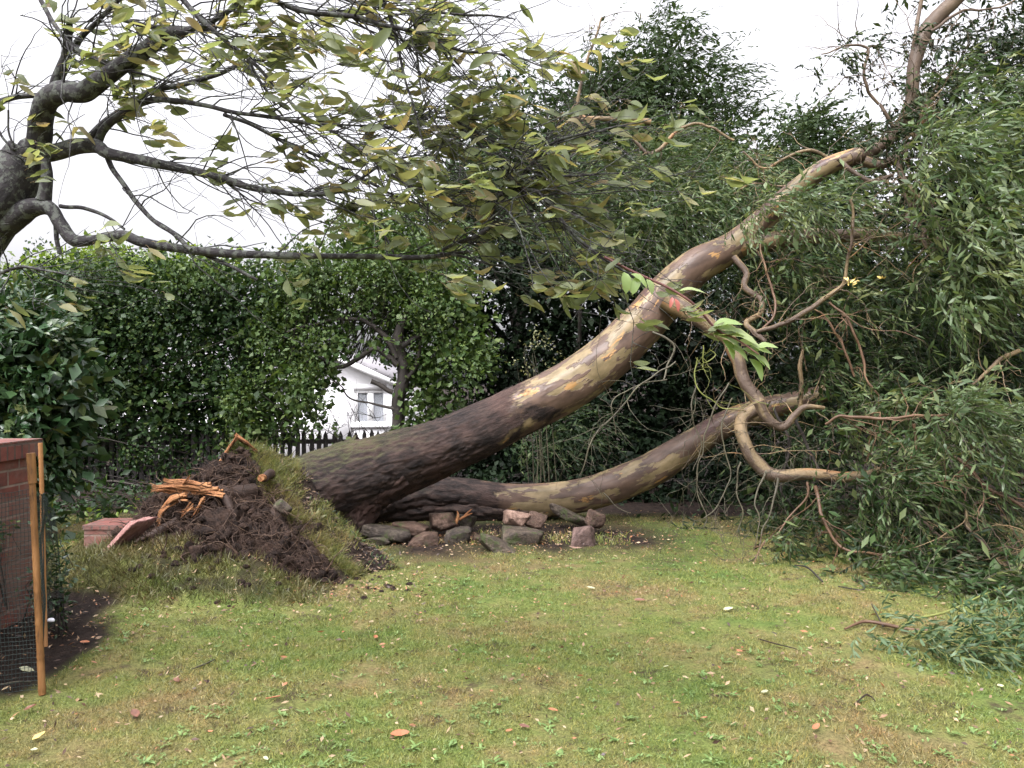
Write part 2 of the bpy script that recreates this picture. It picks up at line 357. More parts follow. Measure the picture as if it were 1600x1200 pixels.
def grassmat(name, dry=0.):
    m, nt, b, o = newmat(name); g = geo(nt); c = turf_color(nt, g)
    v = ramp(nt, attr(nt, 'rnd'), [(0, (.4, .45, .4)), (.35, (.8, .85, .75)), (.8, (1.15, 1.15, 1.)), (1, (1.6, 1.3, 1.))]); c = mixc(nt, 1., c, v, 'MULTIPLY')
    if dry: c = mixc(nt, dry, c, ramp(nt, noise(nt, g, 5, 5, .7), [(.35, (.03, .035, .01)), (.5, (.07, .065, .022)), (.68, (.15, .11, .045))]))
    nt.links.new(c, b.inputs['Base Color']); b.inputs['Roughness'].default_value = .5
    t = nt.nodes.new('ShaderNodeBsdfTranslucent'); nt.links.new(c, t.inputs[0]); mx = nt.nodes.new('ShaderNodeMixShader'); mx.inputs[0].default_value = .3
    nt.links.new(b.outputs[0], mx.inputs[1]); nt.links.new(t.outputs[0], mx.inputs[2]); nt.links.new(mx.outputs[0], o.inputs[0]); return m
M['grass'] = grassmat('grass_blades'); M['rough_grass'] = grassmat('rough_grass_blades', .78); M['turf_grass'] = grassmat('turf_grass_blades', .35)
M['weed'] = leafmat('weed_leaf', [(.08, .14, .035), (.12, .19, .05), (.17, .24, .08)], .55, .2)
M['dark_litter'] = leafmat('dark_litter', [(.02, .012, .01), (.045, .026, .018), (.10, .06, .035), (.2, .13, .07)], .6, .05)
M['litter'] = leafmat('litter', [(.03, .018, .015), (.08, .04, .025), (.2, .12, .06), (.32, .25, .15), (.3, .1, .04)], .5, .1)

def plain(name, col, rough=.6, n=None, amp=.2, bs=0., metallic=0):
    m, nt, b, o = newmat(name); tc = nt.nodes.new('ShaderNodeTexCoord').outputs['Object']
    nn = noise(nt, tc, n or 12, 6, .6)
    c = ramp(nt, nn, [(.3, tuple(x * (1 - amp) for x in col)), (.7, tuple(min(1, x * (1 + amp)) for x in col))])
    nt.links.new(c, b.inputs['Base Color']); b.inputs['Roughness'].default_value = rough; b.inputs['Metallic'].default_value = metallic
    if bs: bump(nt, b, nn, bs, .01)
    return m
def stonemat(name, cols, moss=.0):
    m, nt, b, o = newmat(name); g = geo(nt); n = noise(nt, g, 14, 7, .68)
    c = ramp(nt, n, [(.32, cols[0]), (.5, cols[1]), (.7, cols[2])])
    if moss: c = mixc(nt, ramp(nt, noise(nt, g, 9, 6, .7), [(.62 - moss, (0, 0, 0)), (.7 - moss, (1, 1, 1))]), c, (.045, .055, .018))
    nt.links.new(c, b.inputs['Base Color']); b.inputs['Roughness'].default_value = .6; b.inputs['Specular IOR Level'].default_value = .3; bump(nt, b, noise(nt, g, 30, 8, .7), 1, .03); return m
M['stone_pink'] = stonemat('pink_stone', [(.10, .06, .045), (.22, .14, .105), (.34, .23, .175)])
M['stone_brown'] = stonemat('brown_stone', [(.03, .018, .012), (.075, .045, .032), (.14, .09, .065)], .04)
M['stone_grey'] = stonemat('grey_stone', [(.022, .017, .013), (.06, .045, .033), (.13, .1, .072)], .1)
M['stone_dark'] = stonemat('dark_stone', [(.014, .011, .009), (.04, .03, .023), (.12, .10, .075)], .08)
M['stone_purple'] = stonemat('purple_stone', [(.04, .024, .02), (.1, .064, .054), (.21, .14, .12)])
M['white_wall'] = plain('white_render', (.8, .79, .8), .8, 3, .03)
M['roof'] = plain('grey_roof', (.2, .19, .2), .8, 5, .2, .4)
M['white_frame'] = plain('white_frame', (.8, .8, .8), .4, 3, .03)
M['curtain'] = plain('net_curtain', (.34, .34, .38), .8, 6, .15)
M['fence'] = plain('fence_wood', (.03, .026, .024), .8, 9, .4)
def glass():
    m, nt, b, o = newmat('window_glass'); b.inputs['Base Color'].default_value = (.9, .95, 1, 1); b.inputs['Roughness'].default_value = .03; b.inputs['Alpha'].default_value = .25; return m
M['glass'] = glass()
def brick(name, c1, c2, mortar, sw=.24, sh=.103, vertical='X'):
    m, nt, b, o = newmat(name); uv = attr(nt, 'tc', True)
    bt = nt.nodes.new('ShaderNodeTexBrick'); nt.links.new(uv, bt.inputs['Vector'])
    bt.inputs['Color1'].default_value = (*c1, 1); bt.inputs['Color2'].default_value = (*c2, 1); bt.inputs['Mortar'].default_value = (*mortar, 1)
    bt.inputs['Scale'].default_value = 1; bt.inputs['Brick Width'].default_value = sw; bt.inputs['Row Height'].default_value = sh
    bt.inputs['Mortar Size'].default_value = .009; bt.inputs['Mortar Smooth'].default_value = .3; bt.inputs['Bias'].default_value = 0
    n = noise(nt, uv, 6, 7, .7); c = mixc(nt, 1., bt.outputs[0], ramp(nt, n, [(.3, (.45, .45, .48)), (.7, (1.25, 1.2, 1.15))]), 'MULTIPLY')
    gr = ramp(nt, noise(nt, uv, 2.3, 6, .7), [(.44, (0, 0, 0)), (.6, (.8, .8, .8))]); c = mixc(nt, gr, c, (.16, .105, .085))
    nt.links.new(c, b.inputs['Base Color']); b.inputs['Roughness'].default_value = .8
    h = mixc(nt, .5, bt.outputs[1], n); inv = nt.nodes.new('ShaderNodeInvert'); nt.links.new(h, inv.inputs[1]); bump(nt, b, inv.outputs[0], .9, .012); return m
M['brick'] = brick('red_brick', (.2, .055, .038), (.11, .038, .03), (.22, .16, .13))
M['coping'] = brick('brick_coping', (.2, .058, .045), (.14, .045, .035), (.09, .06, .05), .078, .3)
M['bamboo'] = bark('bamboo', [(.34, (.05, .025, .012)), (.48, (.18, .085, .03)), (.62, (.28, .14, .055)), (.75, (.36, .22, .11))], 14, .6, .6, (.25, 1, 1))
M['bamboo_pale'] = bark('bamboo_pale', [(.3, (.2, .09, .03)), (.55, (.38, .19, .08)), (.8, (.5, .28, .13))], 5, .5, .25, (.25, 1, 1))
M['net'] = plain('netting', (.012, .022, .02), .6)
M['fallen_leaf_orange'] = plain('orange_leaf', (.30, .11, .05), .5, 30, .3)
M['fallen_leaf_yellow'] = plain('yellow_leaf', (.55, .40, .12), .5, 30, .3)
M['fallen_leaf_pale'] = plain('pale_green_leaf', (.33, .33, .2), .5, 30, .25)
M['fallen_leaf_brown'] = plain('brown_leaf', (.12, .05, .03), .5, 30, .4)
M['white_scrap'] = plain('white_scrap', (.75, .75, .8), .5, 30, .05)
M['slab'] = stonemat('concrete_slab', [(.07, .065, .065), (.14, .13, .13), (.22, .2, .2)])
M['slab_pink'] = stonemat('pink_slab', [(.18, .09, .075), (.3, .15, .13), (.4, .25, .22)])

# ================================================================ ground
def gauss(x, y, cx, cy, sx, sy): return np.exp(-((x - cx) / sx) ** 2 - ((y - cy) / sy) ** 2)
def ground_h(x, y):
    x = np.asarray(x, float); y = np.asarray(y, float); z0 = np.zeros_like(x + y)
    p = np.stack([x + z0, y + z0, z0], -1)
    h = .035 * fbm(p * .5, 2, 3) + .012 * fbm(p * 3, 3, 5)
    # torn turf heaped in front of the root plate
    m = sstep(5.72, 6.25, y + .12 * vnoise(p * 2.1, 9)) * sstep(-3.95, -3.25, x + .1 * vnoise(p * 3, 4)) * (1 - sstep(-2.1, -1.45, x)) * (1 - sstep(8.2, 9.2, y))
    h = h + m * (.19 + .14 * fbm(p * 2.6, 4, 8) + .04 * fbm(p * 8, 3, 6))
    h = h + .1 * gauss(x, y, -3.05, 6.2, .45, .4)
    h = h - sstep(15, 22, y) * .8
    return h
gx = np.concatenate([-np.geomspace(1500, 9, 22), np.linspace(-8.5, 8.5, 341), np.geomspace(9, 1500, 22)])
gy = np.concatenate([-np.geomspace(1500, 1, 18), np.linspace(-.5, 2.6, 12), np.linspace(2.7, 12, 221), np.geomspace(12.2, 1600, 50)])
X, Y = np.meshgrid(gx, gy); Z = ground_h(X, Y)
def bed_mask(x, y):
    """bare soil: bed by the wall, dirt under the hedge, trampled strip round the stones"""
    x = np.asarray(x, float); y = np.asarray(y, float); p = np.stack([x, y, x * 0], -1)
    n = .25 * fbm(p * 2.2, 4, 21)
    a = sstep(.12, -.06, (x + 2.72) + (y - 5.0) * .05 + n - .18 * np.sin(y * 1.7)) * sstep(4.0, 4.25, y + n * .5) * (1 - sstep(5.85, 6.1, y + n * .6))
    b_ = sstep(9.3, 10.1, y + n * 2)
    c = 1.6 * np.exp(-(((x - .0) / 1.8) ** 4) - ((y - 8.5 + n * 1.6) / 1.25) ** 2) * (.75 + 1.2 * n)
    d = .6 * sstep(8.2, 9.2, y + n) * sstep(1.5, 2.5, x)
    e = .85 * sstep(.02, .3, fbm(p * 3.4, 4, 83)) * sstep(5.75, 5.95, y) * (1 - sstep(8.5, 9, y)) * sstep(-4, -3.6, x) * (1 - sstep(-1.9, -1.4, x))
    return np.clip(np.maximum.reduce([a, b_, c, d, e]), 0, 1)
mb = MB(); ny, nx = X.shape
i = np.arange(ny - 1)[:, None]; j = np.arange(nx - 1)[None]
f = np.stack([i * nx + j, i * nx + j + 1, (i + 1) * nx + j + 1, (i + 1) * nx + j], -1).reshape(-1, 4)
mb.add(np.stack([X, Y, Z], -1).reshape(-1, 3), f, bed_mask(X, Y).ravel())
tag(mb.build('ground', M['lawn'], smooth=True), kind='structure')

# grass blades
def blades(name, n, xr, yr, hgt, wid, mat, keep, label, lean=.9, cols=None, wpow=1.):
    y = yr[0] + (yr[1] - yr[0]) * rng.random(n) ** wpow; xx = (rng.random(n) - .5) * 2 * (y * .655 + .15)
    ok = keep(xx, y); xx = xx[ok]; y = y[ok]; n = len(xx); pos = np.stack([xx, y, ground_h(xx, y) - .003], -1)
    d = nrm(np.stack([rng.normal(.1, lean, n), rng.normal(0, lean, n), np.ones(n)], -1)); up = rdir(n)
    mb = MB(); pn = fbm(np.stack([xx, y, xx * 0], -1) * 1.7, 3, 31)
    leaves(mb, pos, d, up, hgt * (.4 + 1.0 * rng.random(n)) * (1 + (1.1 if name == 'rough_grass' else .5) * pn), wid * (1 + .12 * np.maximum(y - 3, 0)), 'tri' if mat is M['grass'] else 'blade')
    return tag(mb.build(name, mat), label, 'grass', kind='stuff')
def keep_lawn(x, y):
    p = np.stack([x, y, x * 0], -1); t = fbm(p * 5, 3, 44)
    return (rng.random(len(x)) > bed_mask(x, y) * 1.25) & (t > -.4 + .25 * rng.random(len(x)))
blades('lawn_grass', 420000, None, (2.9, 10.2), .026, .0042, M['grass'], keep_lawn, 'short patchy green and straw coloured grass of the lawn', wpow=1.15)
def keep_mound(x, y):
    return (x > -4.2) & (x < -1.35 - .3 * rng.random(len(x))) & (rng.random(len(x)) < sstep(5.65, 6.0, y) * (1 - sstep(8.2, 9, y)) * (1 - .9 * bed_mask(x, y)))
blades('rough_grass', 150000, None, (5.6, 8.8), .075, .005, M['rough_grass'], keep_mound, 'long rough grass on the torn turf around the root plate', lean=.7)

# weeds
def weeds():
    mb = MB(); n = 1500
    y = 3.1 + 6 * rng.random(n) ** 1.8; x = (rng.random(n) - .5) * 2 * y * .64
    p = np.stack([x, y, x * 0], -1); ok = (fbm(p * .9, 3, 61) + .35 * gauss(x, y, .3, 3.6, 1.3, .8) > -.05) & (bed_mask(x, y) < .3) & ((x > -1) | (y < 5.8)); x, y = x[ok], y[ok]; n = len(x)
    K = 7; cx = np.repeat(x, K) + rng.normal(0, .012, n * K); cy = np.repeat(y, K) + rng.normal(0, .012, n * K); a = rng.random(n * K) * 6.28
    d = np.stack([np.cos(a), np.sin(a), .25 + .5 * rng.random(n * K)], -1); pos = np.stack([cx, cy, ground_h(cx, cy) + .006], -1)
    sz = np.repeat(.45 + 1.1 * rng.random(n) ** 2, K)
    leaves(mb, pos, d, np.tile(A(0, 0, 1), (n * K, 1)), .026 * sz * (.5 + .9 * rng.random(n * K)), .010 * sz, 'long')
    return tag(mb.build('lawn_weeds', M['weed']), 'pale green flat weeds spreading through the lawn', 'weeds', kind='stuff')
weeds()
def litter():
    mb = MB(); n = 5200; y = 3.1 + 7 * rng.random(n) ** .8; x = (rng.random(n) - .5) * 2 * y * .65
    q = np.concatenate([np.stack([rng.normal(-.2, 1.1, 1700), rng.normal(8.3, .45, 1700)], -1), np.stack([rng.normal(-2.9, .4, 350), rng.normal(5.2, .5, 350)], -1),
                        np.stack([rng.normal(-1.3, .6, 500), rng.normal(6.3, .35, 500)], -1)])
    x = np.concatenate([x, q[:, 0]]); y = np.concatenate([y, q[:, 1]]); n = len(x); pos = np.stack([x, y, ground_h(x, y) + .012 + .015 * rng.random(n)], -1)
    d = nrm(np.stack([rng.normal(size=n), rng.normal(size=n), rng.normal(0, .3, n)], -1))
    leaves(mb, pos, d, nrm(A(0, 0, 1) + .5 * rng.normal(size=(n, 3))), .022 + .03 * rng.random(n) ** 2, .008 + .012 * rng.random(n) ** 2, 'far')
    return tag(mb.build('leaf_litter', M['litter']), 'scattered shreds of brown leaf and bark on the grass', 'leaf litter', kind='stuff')
litter()

# ================================================================ house behind the hedge
def box(mb, x0, x1, y0, y1, z0, z1):
    v = [(x, y, z) for x in (x0, x1) for y in (y0, y1) for z in (z0, z1)]
    f = [(0, 1, 3, 2), (4, 6, 7, 5), (0, 4, 5, 1), (2, 3, 7, 6), (0, 2, 6, 4), (1, 5, 7, 3)]
    mb.add(A(*v).reshape(-1, 3), f)
HY = 24.0
def hx(px): return (px - 800) / F * HY
def hz(py): return CAM_H - (py - 600) / F * HY
house = thing('house', 'white rendered house with grey roof seen through the gap in the hedge', 'house', (hx(520), HY + 3, -.8))
mb = MB(); gl, gr_, ga = hx(430), hx(628), hx(527)
wx0, wx1, wz0, wz1 = hx(553), hx(604), hz(664), hz(609)
EZ = hz(600)
# gable wall with a hole for the window
T = .25
for (a, b_, c, d) in ((gl, wx0, -.9, EZ), (wx1, gr_, -.9, EZ), (wx0, wx1, -.9, wz0), (wx0, wx1, wz1, EZ)):
    box(mb, a, b_, HY, HY + T, c, d)
v = [(gl, HY, EZ), (gr_, HY, EZ), (ga, HY, hz(553)), (gl, HY + T, EZ), (gr_, HY + T, EZ), (ga, HY + T, hz(553))]
mb.add(A(*v).reshape(-1, 3), [(0, 1, 2), (3, 5, 4)]); mb.add(A(*v).reshape(-1, 3), [(0, 2, 5, 3), (1, 4, 5, 2)])
box(mb, gr_ - T, gr_ - .002, HY + T + .002, HY + 7, -.9, EZ); box(mb, hx(60), gl - .002, HY + 1.5, HY + 1.75, -.9, EZ)
box(mb, gl + .002, gl + T, HY + T + .002, HY + 7, -.9, EZ)
mb.build('wall', M['white_wall'], house)
def slab_quad(mb, a, b_, c, d, th):
    q = A(a, b_, c, d).reshape(4, 3); n = nrm(np.cross(q[1] - q[0], q[3] - q[0])); n = n if n[2] > 0 else -n
    v = np.vstack([q + n * .003, q + n * th]); mb.add(v, [(0, 1, 2, 3), (4, 7, 6, 5), (0, 4, 5, 1), (1, 5, 6, 2), (2, 6, 7, 3), (3, 7, 4, 0)])
mb = MB(); az_ = hz(553); oh = .2
slab_quad(mb, (ga, HY - .3, az_), (gr_ + oh, HY - .3, EZ - oh * .5), (gr_ + oh, HY + 7, EZ - oh * .5), (ga, HY + 7, az_), .12)
slab_quad(mb, (gl - oh, HY - .3, EZ - oh * .5), (ga, HY - .3, az_), (ga, HY + 7, az_), (gl - oh, HY + 7, EZ - oh * .5), .12)
slab_quad(mb, (hx(50), HY + 1.2, EZ), (gl - .25, HY + 1.2, EZ), (gl - .25, HY + 4.5, EZ + 1.4), (hx(50), HY + 4.5, EZ + 1.4), .12)
mb.build('roof', M['roof'], house)
mb = MB()
for sgn, (e0, e1) in ((1, (ga, gr_ + oh)), (-1, (ga, gl - oh))):
    slab_quad(mb, (e0, HY - .345, az_ - .16), (e1, HY - .345, EZ - oh * .5 - .16), (e1, HY - .305, EZ - oh * .5 - .16), (e0, HY - .305, az_ - .16), .17)
mb.build('bargeboard', M['white_frame'], house)
mb = MB(); fw = .1
box(mb, wx0, wx1, HY + .05, HY + .13, wz0, wz0 + fw); box(mb, wx0, wx1, HY + .05, HY + .13, wz1 - fw, wz1)
for a in (wx0, (wx0 + wx1) / 2 - .09, wx1 - fw): box(mb, a, a + (.18 if a not in (wx0, wx1 - fw) else fw), HY + .05, HY + .13, wz0 + fw + .001, wz1 - fw - .001)
win = mb.build('window', M['white_frame'], house)
mb = MB(); mb.add(A((wx0, HY + .09, wz0), (wx1, HY + .09, wz0), (wx1, HY + .09, wz1), (wx0, HY + .09, wz1)).reshape(4, 3), [(0, 1, 2, 3)]); mb.build('pane', M['glass'], win)
mb = MB(); xs = np.linspace(wx0 - .2, wx1 + .2, 60); v = np.concatenate([[(x, HY + .35 + .04 * math.sin(k * 1.3), wz0 - .2), (x, HY + .35 + .04 * math.sin(k * 1.3), wz1 + .1)] for k, x in enumerate(xs)])
mb.add(v, [(2 * k, 2 * k + 2, 2 * k + 3, 2 * k + 1) for k in range(59)]); mb.build('curtain', M['curtain'], win)
mb = MB(); box(mb, wx0 - .1, wx1 + .1, HY - .08, HY - .002, wz0 - .08, wz0); mb.build('sill', M['white_frame'], win)

# picket fence
FY = 12.6
fence = thing('picket_fence', 'low dark picket fence under the hedge in front of the white house', 'fence', ((60 + 700) / 2 / F * 0 - 4, FY, 0))
for z in (.22, .66):
    mb = MB(); box(mb, -7.6, -.8, FY + .02, FY + .06, z, z + .07); mb.build('rail', M['fence'], fence)
for k in range(58):
    x = -7.55 + k * .116; h = .86 + .05 * random.random(); mb = MB(); wd = .034; t = random.uniform(-.02, .02)
    v = [(x - wd, FY, -.05), (x + wd, FY, -.05), (x + wd + t, FY, h - .08), (x + t, FY, h), (x - wd + t, FY, h - .08)]; v = v + [(a, b_ + .018, c) for a, b_, c in v]
    mb.add(A(*v).reshape(-1, 3), [(0, 1, 2, 3, 4), (9, 8, 7, 6, 5)]); mb.add(A(*v).reshape(-1, 3), [(q, q + 5, (q + 1) % 5 + 5, (q + 1) % 5) for q in range(5)]); mb.build('picket', M['fence'], fence)

# ================================================================ foliage builders
def clump_pts(c, n, bias=.3, g=rng):
    """points in an ellipsoid clump (px,py,rx,ry,Y,dy); returns positions and outward directions"""
    px, py, rx, ry, Yc, dy = c; o = P(px, py, Yc); R = A(PX(rx, Yc), dy, PX(ry, Yc)); d = rdir(n, g); r = g.random(n) ** bias
    lump = 1 + .32 * fbm(d * 2.2 + px * .01 + py * .017, 3, int(px) % 50)
    return o + d * R * (r * lump)[:, None], nrm(d / R)
def leafy(mb, clumps, per, L, W, kind='far', cluster=9, spread=.09, wind=(.25, 0, -.1), bias=.3, out=.8, hue=.15, gap=-9):
    """leaves in small bunches through each clump; per = bunches per square metre of clump face"""
    for c in clumps:
        area = PX(c[2], c[4]) * PX(c[3], c[4]) * 3.14; n = max(4, int(area * per * (c[6] if len(c) > 6 else 1))); p, d = clump_pts(c[:6], n, bias)
        ok = (p[:, 2] > ground_h(p[:, 0], p[:, 1]) - .02) & (fbm(p * 2.6 + 5, 3, 17) > gap); p = p[ok]; d = d[ok]; n = len(p)
        if n == 0: continue
        off = rng.normal(0, spread, (n, cluster, 3)); pp = (p[:, None] + off).reshape(-1, 3); m = len(pp)
        dd = nrm(np.repeat(d, cluster, 0) * out + rdir(m) * .9 + np.asarray(wind)); up = nrm(np.repeat(d, cluster, 0) * .5 + A(0, 0, .7) + rdir(m) * .7)
        base = rng.random() * hue; rr = np.clip(rng.random(m) * .65 + np.repeat(rng.random(n) * .35, cluster) + base - .07, 0, 1)
        pp[:, 2] = np.maximum(pp[:, 2], .02)
        leaves(mb, pp, dd, up, L * (.6 + .7 * rng.random(m)), W * (.6 + .7 * rng.random(m)), kind, rr)
def sprays(mb, mbt, clumps, per, slen=.45, K=14, L=.09, W=.016, droop=(.1, 0, -.35), wind=(.5, -.05, -.1), bias=.3, twig_r=.0022, leafdown=.3, up=.0, gap=-.04):
    """hanging leafy shoots: each is a curved twig with narrow leaves along it"""
    for c in clumps:
        area = PX(c[2], c[4]) * PX(c[3], c[4]) * 3.14; n = max(3, int(area * per * 1.55 * (c[6] if len(c) > 6 else 1))); p, d = clump_pts(c[:6], n, bias)
        ok = (p[:, 2] > ground_h(p[:, 0], p[:, 1]) + .03) & (fbm(p * 2.3 + 9, 3, 27) > gap); p = p[ok]; d = d[ok]; n = len(p)
        if n == 0: continue
        d = nrm(d * .7 + rdir(n) * .55 + np.asarray(wind) + A(0, 0, up)); ln = slen * (.5 + rng.random(n))
        t = np.linspace(0, 1, K)[None, :, None]; q = p[:, None] + d[:, None] * (ln[:, None, None] * t) + np.asarray(droop) * (ln[:, None, None] * t ** 2)
        gh = ground_h(q[..., 0], q[..., 1]) + .01; q[..., 2] = np.maximum(q[..., 2], gh)
        T = nrm(np.gradient(q, axis=1)); sgn = np.where(np.arange(K) % 2 == 0, 1., -1.)[None, :, None]; side = nrm(np.cross(T, A(0, 0, 1) + .6 * rdir(n)[:, None]))
        ld = nrm(T * .9 + side * sgn * .6 + np.asarray([0.35, 0, -leafdown]) + .35 * rng.normal(size=q.shape)); m = n * K
        rr = np.clip(np.repeat(rng.random(n) ** 1.6, K) * .8 + rng.random(m) * .3 - .05, 0, 1)
        leaves(mb, q.reshape(-1, 3), ld.reshape(-1, 3), rdir(m), L * (.55 + .7 * rng.random(m)), W * (.7 + .6 * rng.random(m)), 'long', rr)
        if mbt is not None:
            ks = [0, K // 3, 2 * K // 3, K - 1]; tubes(mbt, q[:, ks], twig_r * A(1.6, 1.2, .9, .5)[None].repeat(n, 0), 3)
def stems(mb, clumps_or_pts, base, n, r0=.02, wob=.2, K=8, seed=5, pull=(0, 0, 0)):
    """rising stems from around base points to points in the clumps"""
    g = np.random.default_rng(seed); B = np.asarray(base, float); b0 = B[g.integers(0, len(B), n)] + g.normal(0, .12, (n, 3)) * A(1, 1, 0)
    tg = []
    for k in range(n):
        c = clumps_or_pts[g.integers(0, len(clumps_or_pts))]; o = P(c[0], c[1], c[4]); tg.append(o + g.normal(0, .45, 3) * A(PX(c[2], c[4]), c[5], PX(c[3], c[4])))
    tg = np.array(tg); t = np.linspace(0, 1, K)[None, :, None]
    mid = b0 * .5 + tg * .5 + A(0, 0, .3) + (b0 - tg) * A(.25, .25, 0); q = (1 - t) ** 2 * b0[:, None] + 2 * t * (1 - t) * mid[:, None] + t * t * tg[:, None]
    q = q + wob * .3 * g.normal(size=q.shape) * t * (1 - t) * 2
    r = r0 * (.5 + g.random(n))[:, None] * (1 - .75 * np.linspace(0, 1, K))[None]; tubes(mb, q, r, 5)

def shrub(name, label, cat, clumps, base, mat, per, L, W, nst=25, r0=.02, group=None, kind='far', core=None, inner=True, **kw):
    o = thing(name, label, cat, (*base[0][:2], ground_h(base[0][0], base[0][1])), group)
    kw.setdefault('gap', 0); mb = MB(); leafy(mb, clumps, per * 1.5, L, W, kind, **kw)
    if inner:   # bigger, sparser leaves deep in the crown
        ic = [(c[0], c[1], c[2] * .8, c[3] * .8, c[4] + .15, c[5] * .8) + tuple(c[6:]) for c in clumps]; leafy(mb, ic, max(45, per * .7), max(.11, L * 1.8), max(.08, W * 2.4), 'far', cluster=10, bias=.5, spread=.15)
    mb.build('crown', mat, o)
    if nst:
        mb = MB(); stems(mb, clumps, base, nst, r0, seed=len(clumps) + nst); mb.build('stems' if nst > 3 else 'trunk', M['dark_bark'], o, True)
    return o

# ================================================================ hedge and trees behind
hb = [A(x, 12.9, 0) for x in np.linspace(-8.6, -4.2, 9)]
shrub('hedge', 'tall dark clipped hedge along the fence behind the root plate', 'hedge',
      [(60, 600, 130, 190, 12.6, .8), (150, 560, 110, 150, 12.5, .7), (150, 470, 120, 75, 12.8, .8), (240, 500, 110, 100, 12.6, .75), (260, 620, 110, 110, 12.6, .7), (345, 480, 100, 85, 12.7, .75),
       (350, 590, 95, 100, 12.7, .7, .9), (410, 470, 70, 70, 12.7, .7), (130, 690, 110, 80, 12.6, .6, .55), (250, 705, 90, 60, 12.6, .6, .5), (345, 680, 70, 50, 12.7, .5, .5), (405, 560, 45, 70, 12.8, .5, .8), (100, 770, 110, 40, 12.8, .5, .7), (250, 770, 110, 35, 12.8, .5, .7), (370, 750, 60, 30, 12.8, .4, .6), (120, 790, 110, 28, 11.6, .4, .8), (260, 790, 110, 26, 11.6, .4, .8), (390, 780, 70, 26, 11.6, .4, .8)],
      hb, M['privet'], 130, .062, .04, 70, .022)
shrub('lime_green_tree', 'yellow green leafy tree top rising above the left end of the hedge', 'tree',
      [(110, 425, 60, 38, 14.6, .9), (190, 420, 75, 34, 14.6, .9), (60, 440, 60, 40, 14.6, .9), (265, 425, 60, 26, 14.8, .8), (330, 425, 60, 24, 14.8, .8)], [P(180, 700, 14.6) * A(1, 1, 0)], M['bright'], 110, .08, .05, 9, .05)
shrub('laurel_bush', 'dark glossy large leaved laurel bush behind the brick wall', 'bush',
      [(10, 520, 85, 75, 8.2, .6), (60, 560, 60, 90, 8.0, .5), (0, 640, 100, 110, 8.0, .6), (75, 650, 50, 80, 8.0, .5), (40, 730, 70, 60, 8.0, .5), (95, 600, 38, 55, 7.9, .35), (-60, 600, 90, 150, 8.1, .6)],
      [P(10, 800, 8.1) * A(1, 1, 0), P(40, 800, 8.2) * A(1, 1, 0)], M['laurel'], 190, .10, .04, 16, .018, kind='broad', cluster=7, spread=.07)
# light thorn tree in the gap: arching stems, house seen between them
thorn = [(480, 440, 75, 60, 12.2, .6, 1), (560, 450, 80, 50, 12.2, .6, 1), (640, 420, 70, 60, 12.2, .6, .9), (700, 480, 60, 70, 12.0, .6, .9), (730, 560, 45, 50, 11.8, .5, .8), (600, 390, 55, 50, 12.6, .6, .9), (560, 370, 50, 34, 12.8, .6, .9),
         (650, 480, 60, 40, 12.1, .5, .6), (470, 600, 50, 35, 12.0, .4, .55), (480, 655, 45, 25, 12.0, .35, .4), (660, 570, 38, 60, 12.1, .4, .6), (690, 640, 50, 40, 12.2, .4, .5), (430, 520, 45, 60, 12.4, .5, .8), (500, 505, 90, 24, 12.3, .4, .5), (700, 400, 50, 40, 12.6, .5, 1), (620, 500, 60, 40, 12.4, .5, .6), (430, 650, 35, 50, 12.4, .4, .8), (520, 535, 50, 20, 11.9, .4, 1), (478, 600, 30, 50, 12, .4, .9), (590, 540, 40, 16, 11.9, .4, .6), (665, 600, 34, 60, 12.2, .4, .9), (480, 560, 50, 50, 12.4, .4, .9), (652, 660, 30, 40, 11.9, .3, .8), (600, 350, 40, 30, 12.8, .5, .8), (660, 345, 36, 30, 12.8, .5, .8), (395, 640, 50, 60, 12.2, .4, .9), (300, 430, 60, 30, 12.3, .5, .7)]
th = shrub('thorn_tree', 'light green small leaved thorn tree arching over the gap before the white house', 'tree', thorn, [P(620, 745, 12.1) * A(1, 1, 0)], M['thorn'], 190, .06, .038, 0, gap=-.02)
mb = MB()
limb(mb, [(625, 760, 26), (618, 700, 22), (622, 640, 20), (630, 580, 18), (624, 530, 16), (642, 480, 13), (665, 430, 8)], 12.1, seg=9, rough=.15, jit=.05); mb.build('trunk', M['dark_bark'], th, True)
for rows in ([(620, 570, 12), (590, 545, 9), (560, 560, 8), (530, 572, 7), (500, 560, 6), (470, 575, 4)], [(622, 560, 11), (600, 520, 9), (560, 500, 7), (500, 505, 5), (450, 520, 3)],
             [(616, 615, 9), (590, 600, 8), (582, 597, 9)], [(622, 640, 7), (590, 632, 4), (550, 625, 3), (530, 600, 2), (510, 585, 1.5)], [(625, 540, 10), (660, 520, 8), (700, 510, 6), (740, 530, 4)],
             [(452, 700, 7), (430, 640, 9), (405, 580, 8), (400, 520, 7), (430, 440, 5)], [(410, 720, 8), (385, 640, 8), (370, 560, 7), (380, 470, 5)], [(455, 700, 7), (465, 620, 6), (450, 540, 5), (480, 450, 4)],
             [(628, 600, 9), (650, 570, 7), (660, 520, 5), (690, 450, 3)], [(640, 700, 6), (690, 660, 5), (740, 640, 4), (800, 600, 2)], [(640, 690, 5), (700, 680, 4), (760, 650, 3)]):
    mb = MB(); limb(mb, rows, 12.05 if rows[0][0] > 460 else 12.75, seg=6, rough=.1, jit=.06, seed=int(rows[0][0])); mb.build('branch', M['dark_bark'], th, True)
mb = MB(); g = np.random.default_rng(3); n = 150; p0 = np.array([P(440 + 190 * g.random(), 570 - 30 * g.random(), 12.1 + .4 * g.random()) for _ in range(n)])
tubes(mb, grow(p0, A(.45, 0, 1) + g.normal(0, .25, (n, 3)), .7 + .8 * g.random(n), 7, .12, seed=4), np.linspace(.008, .002, 7)[None].repeat(n, 0), 3)
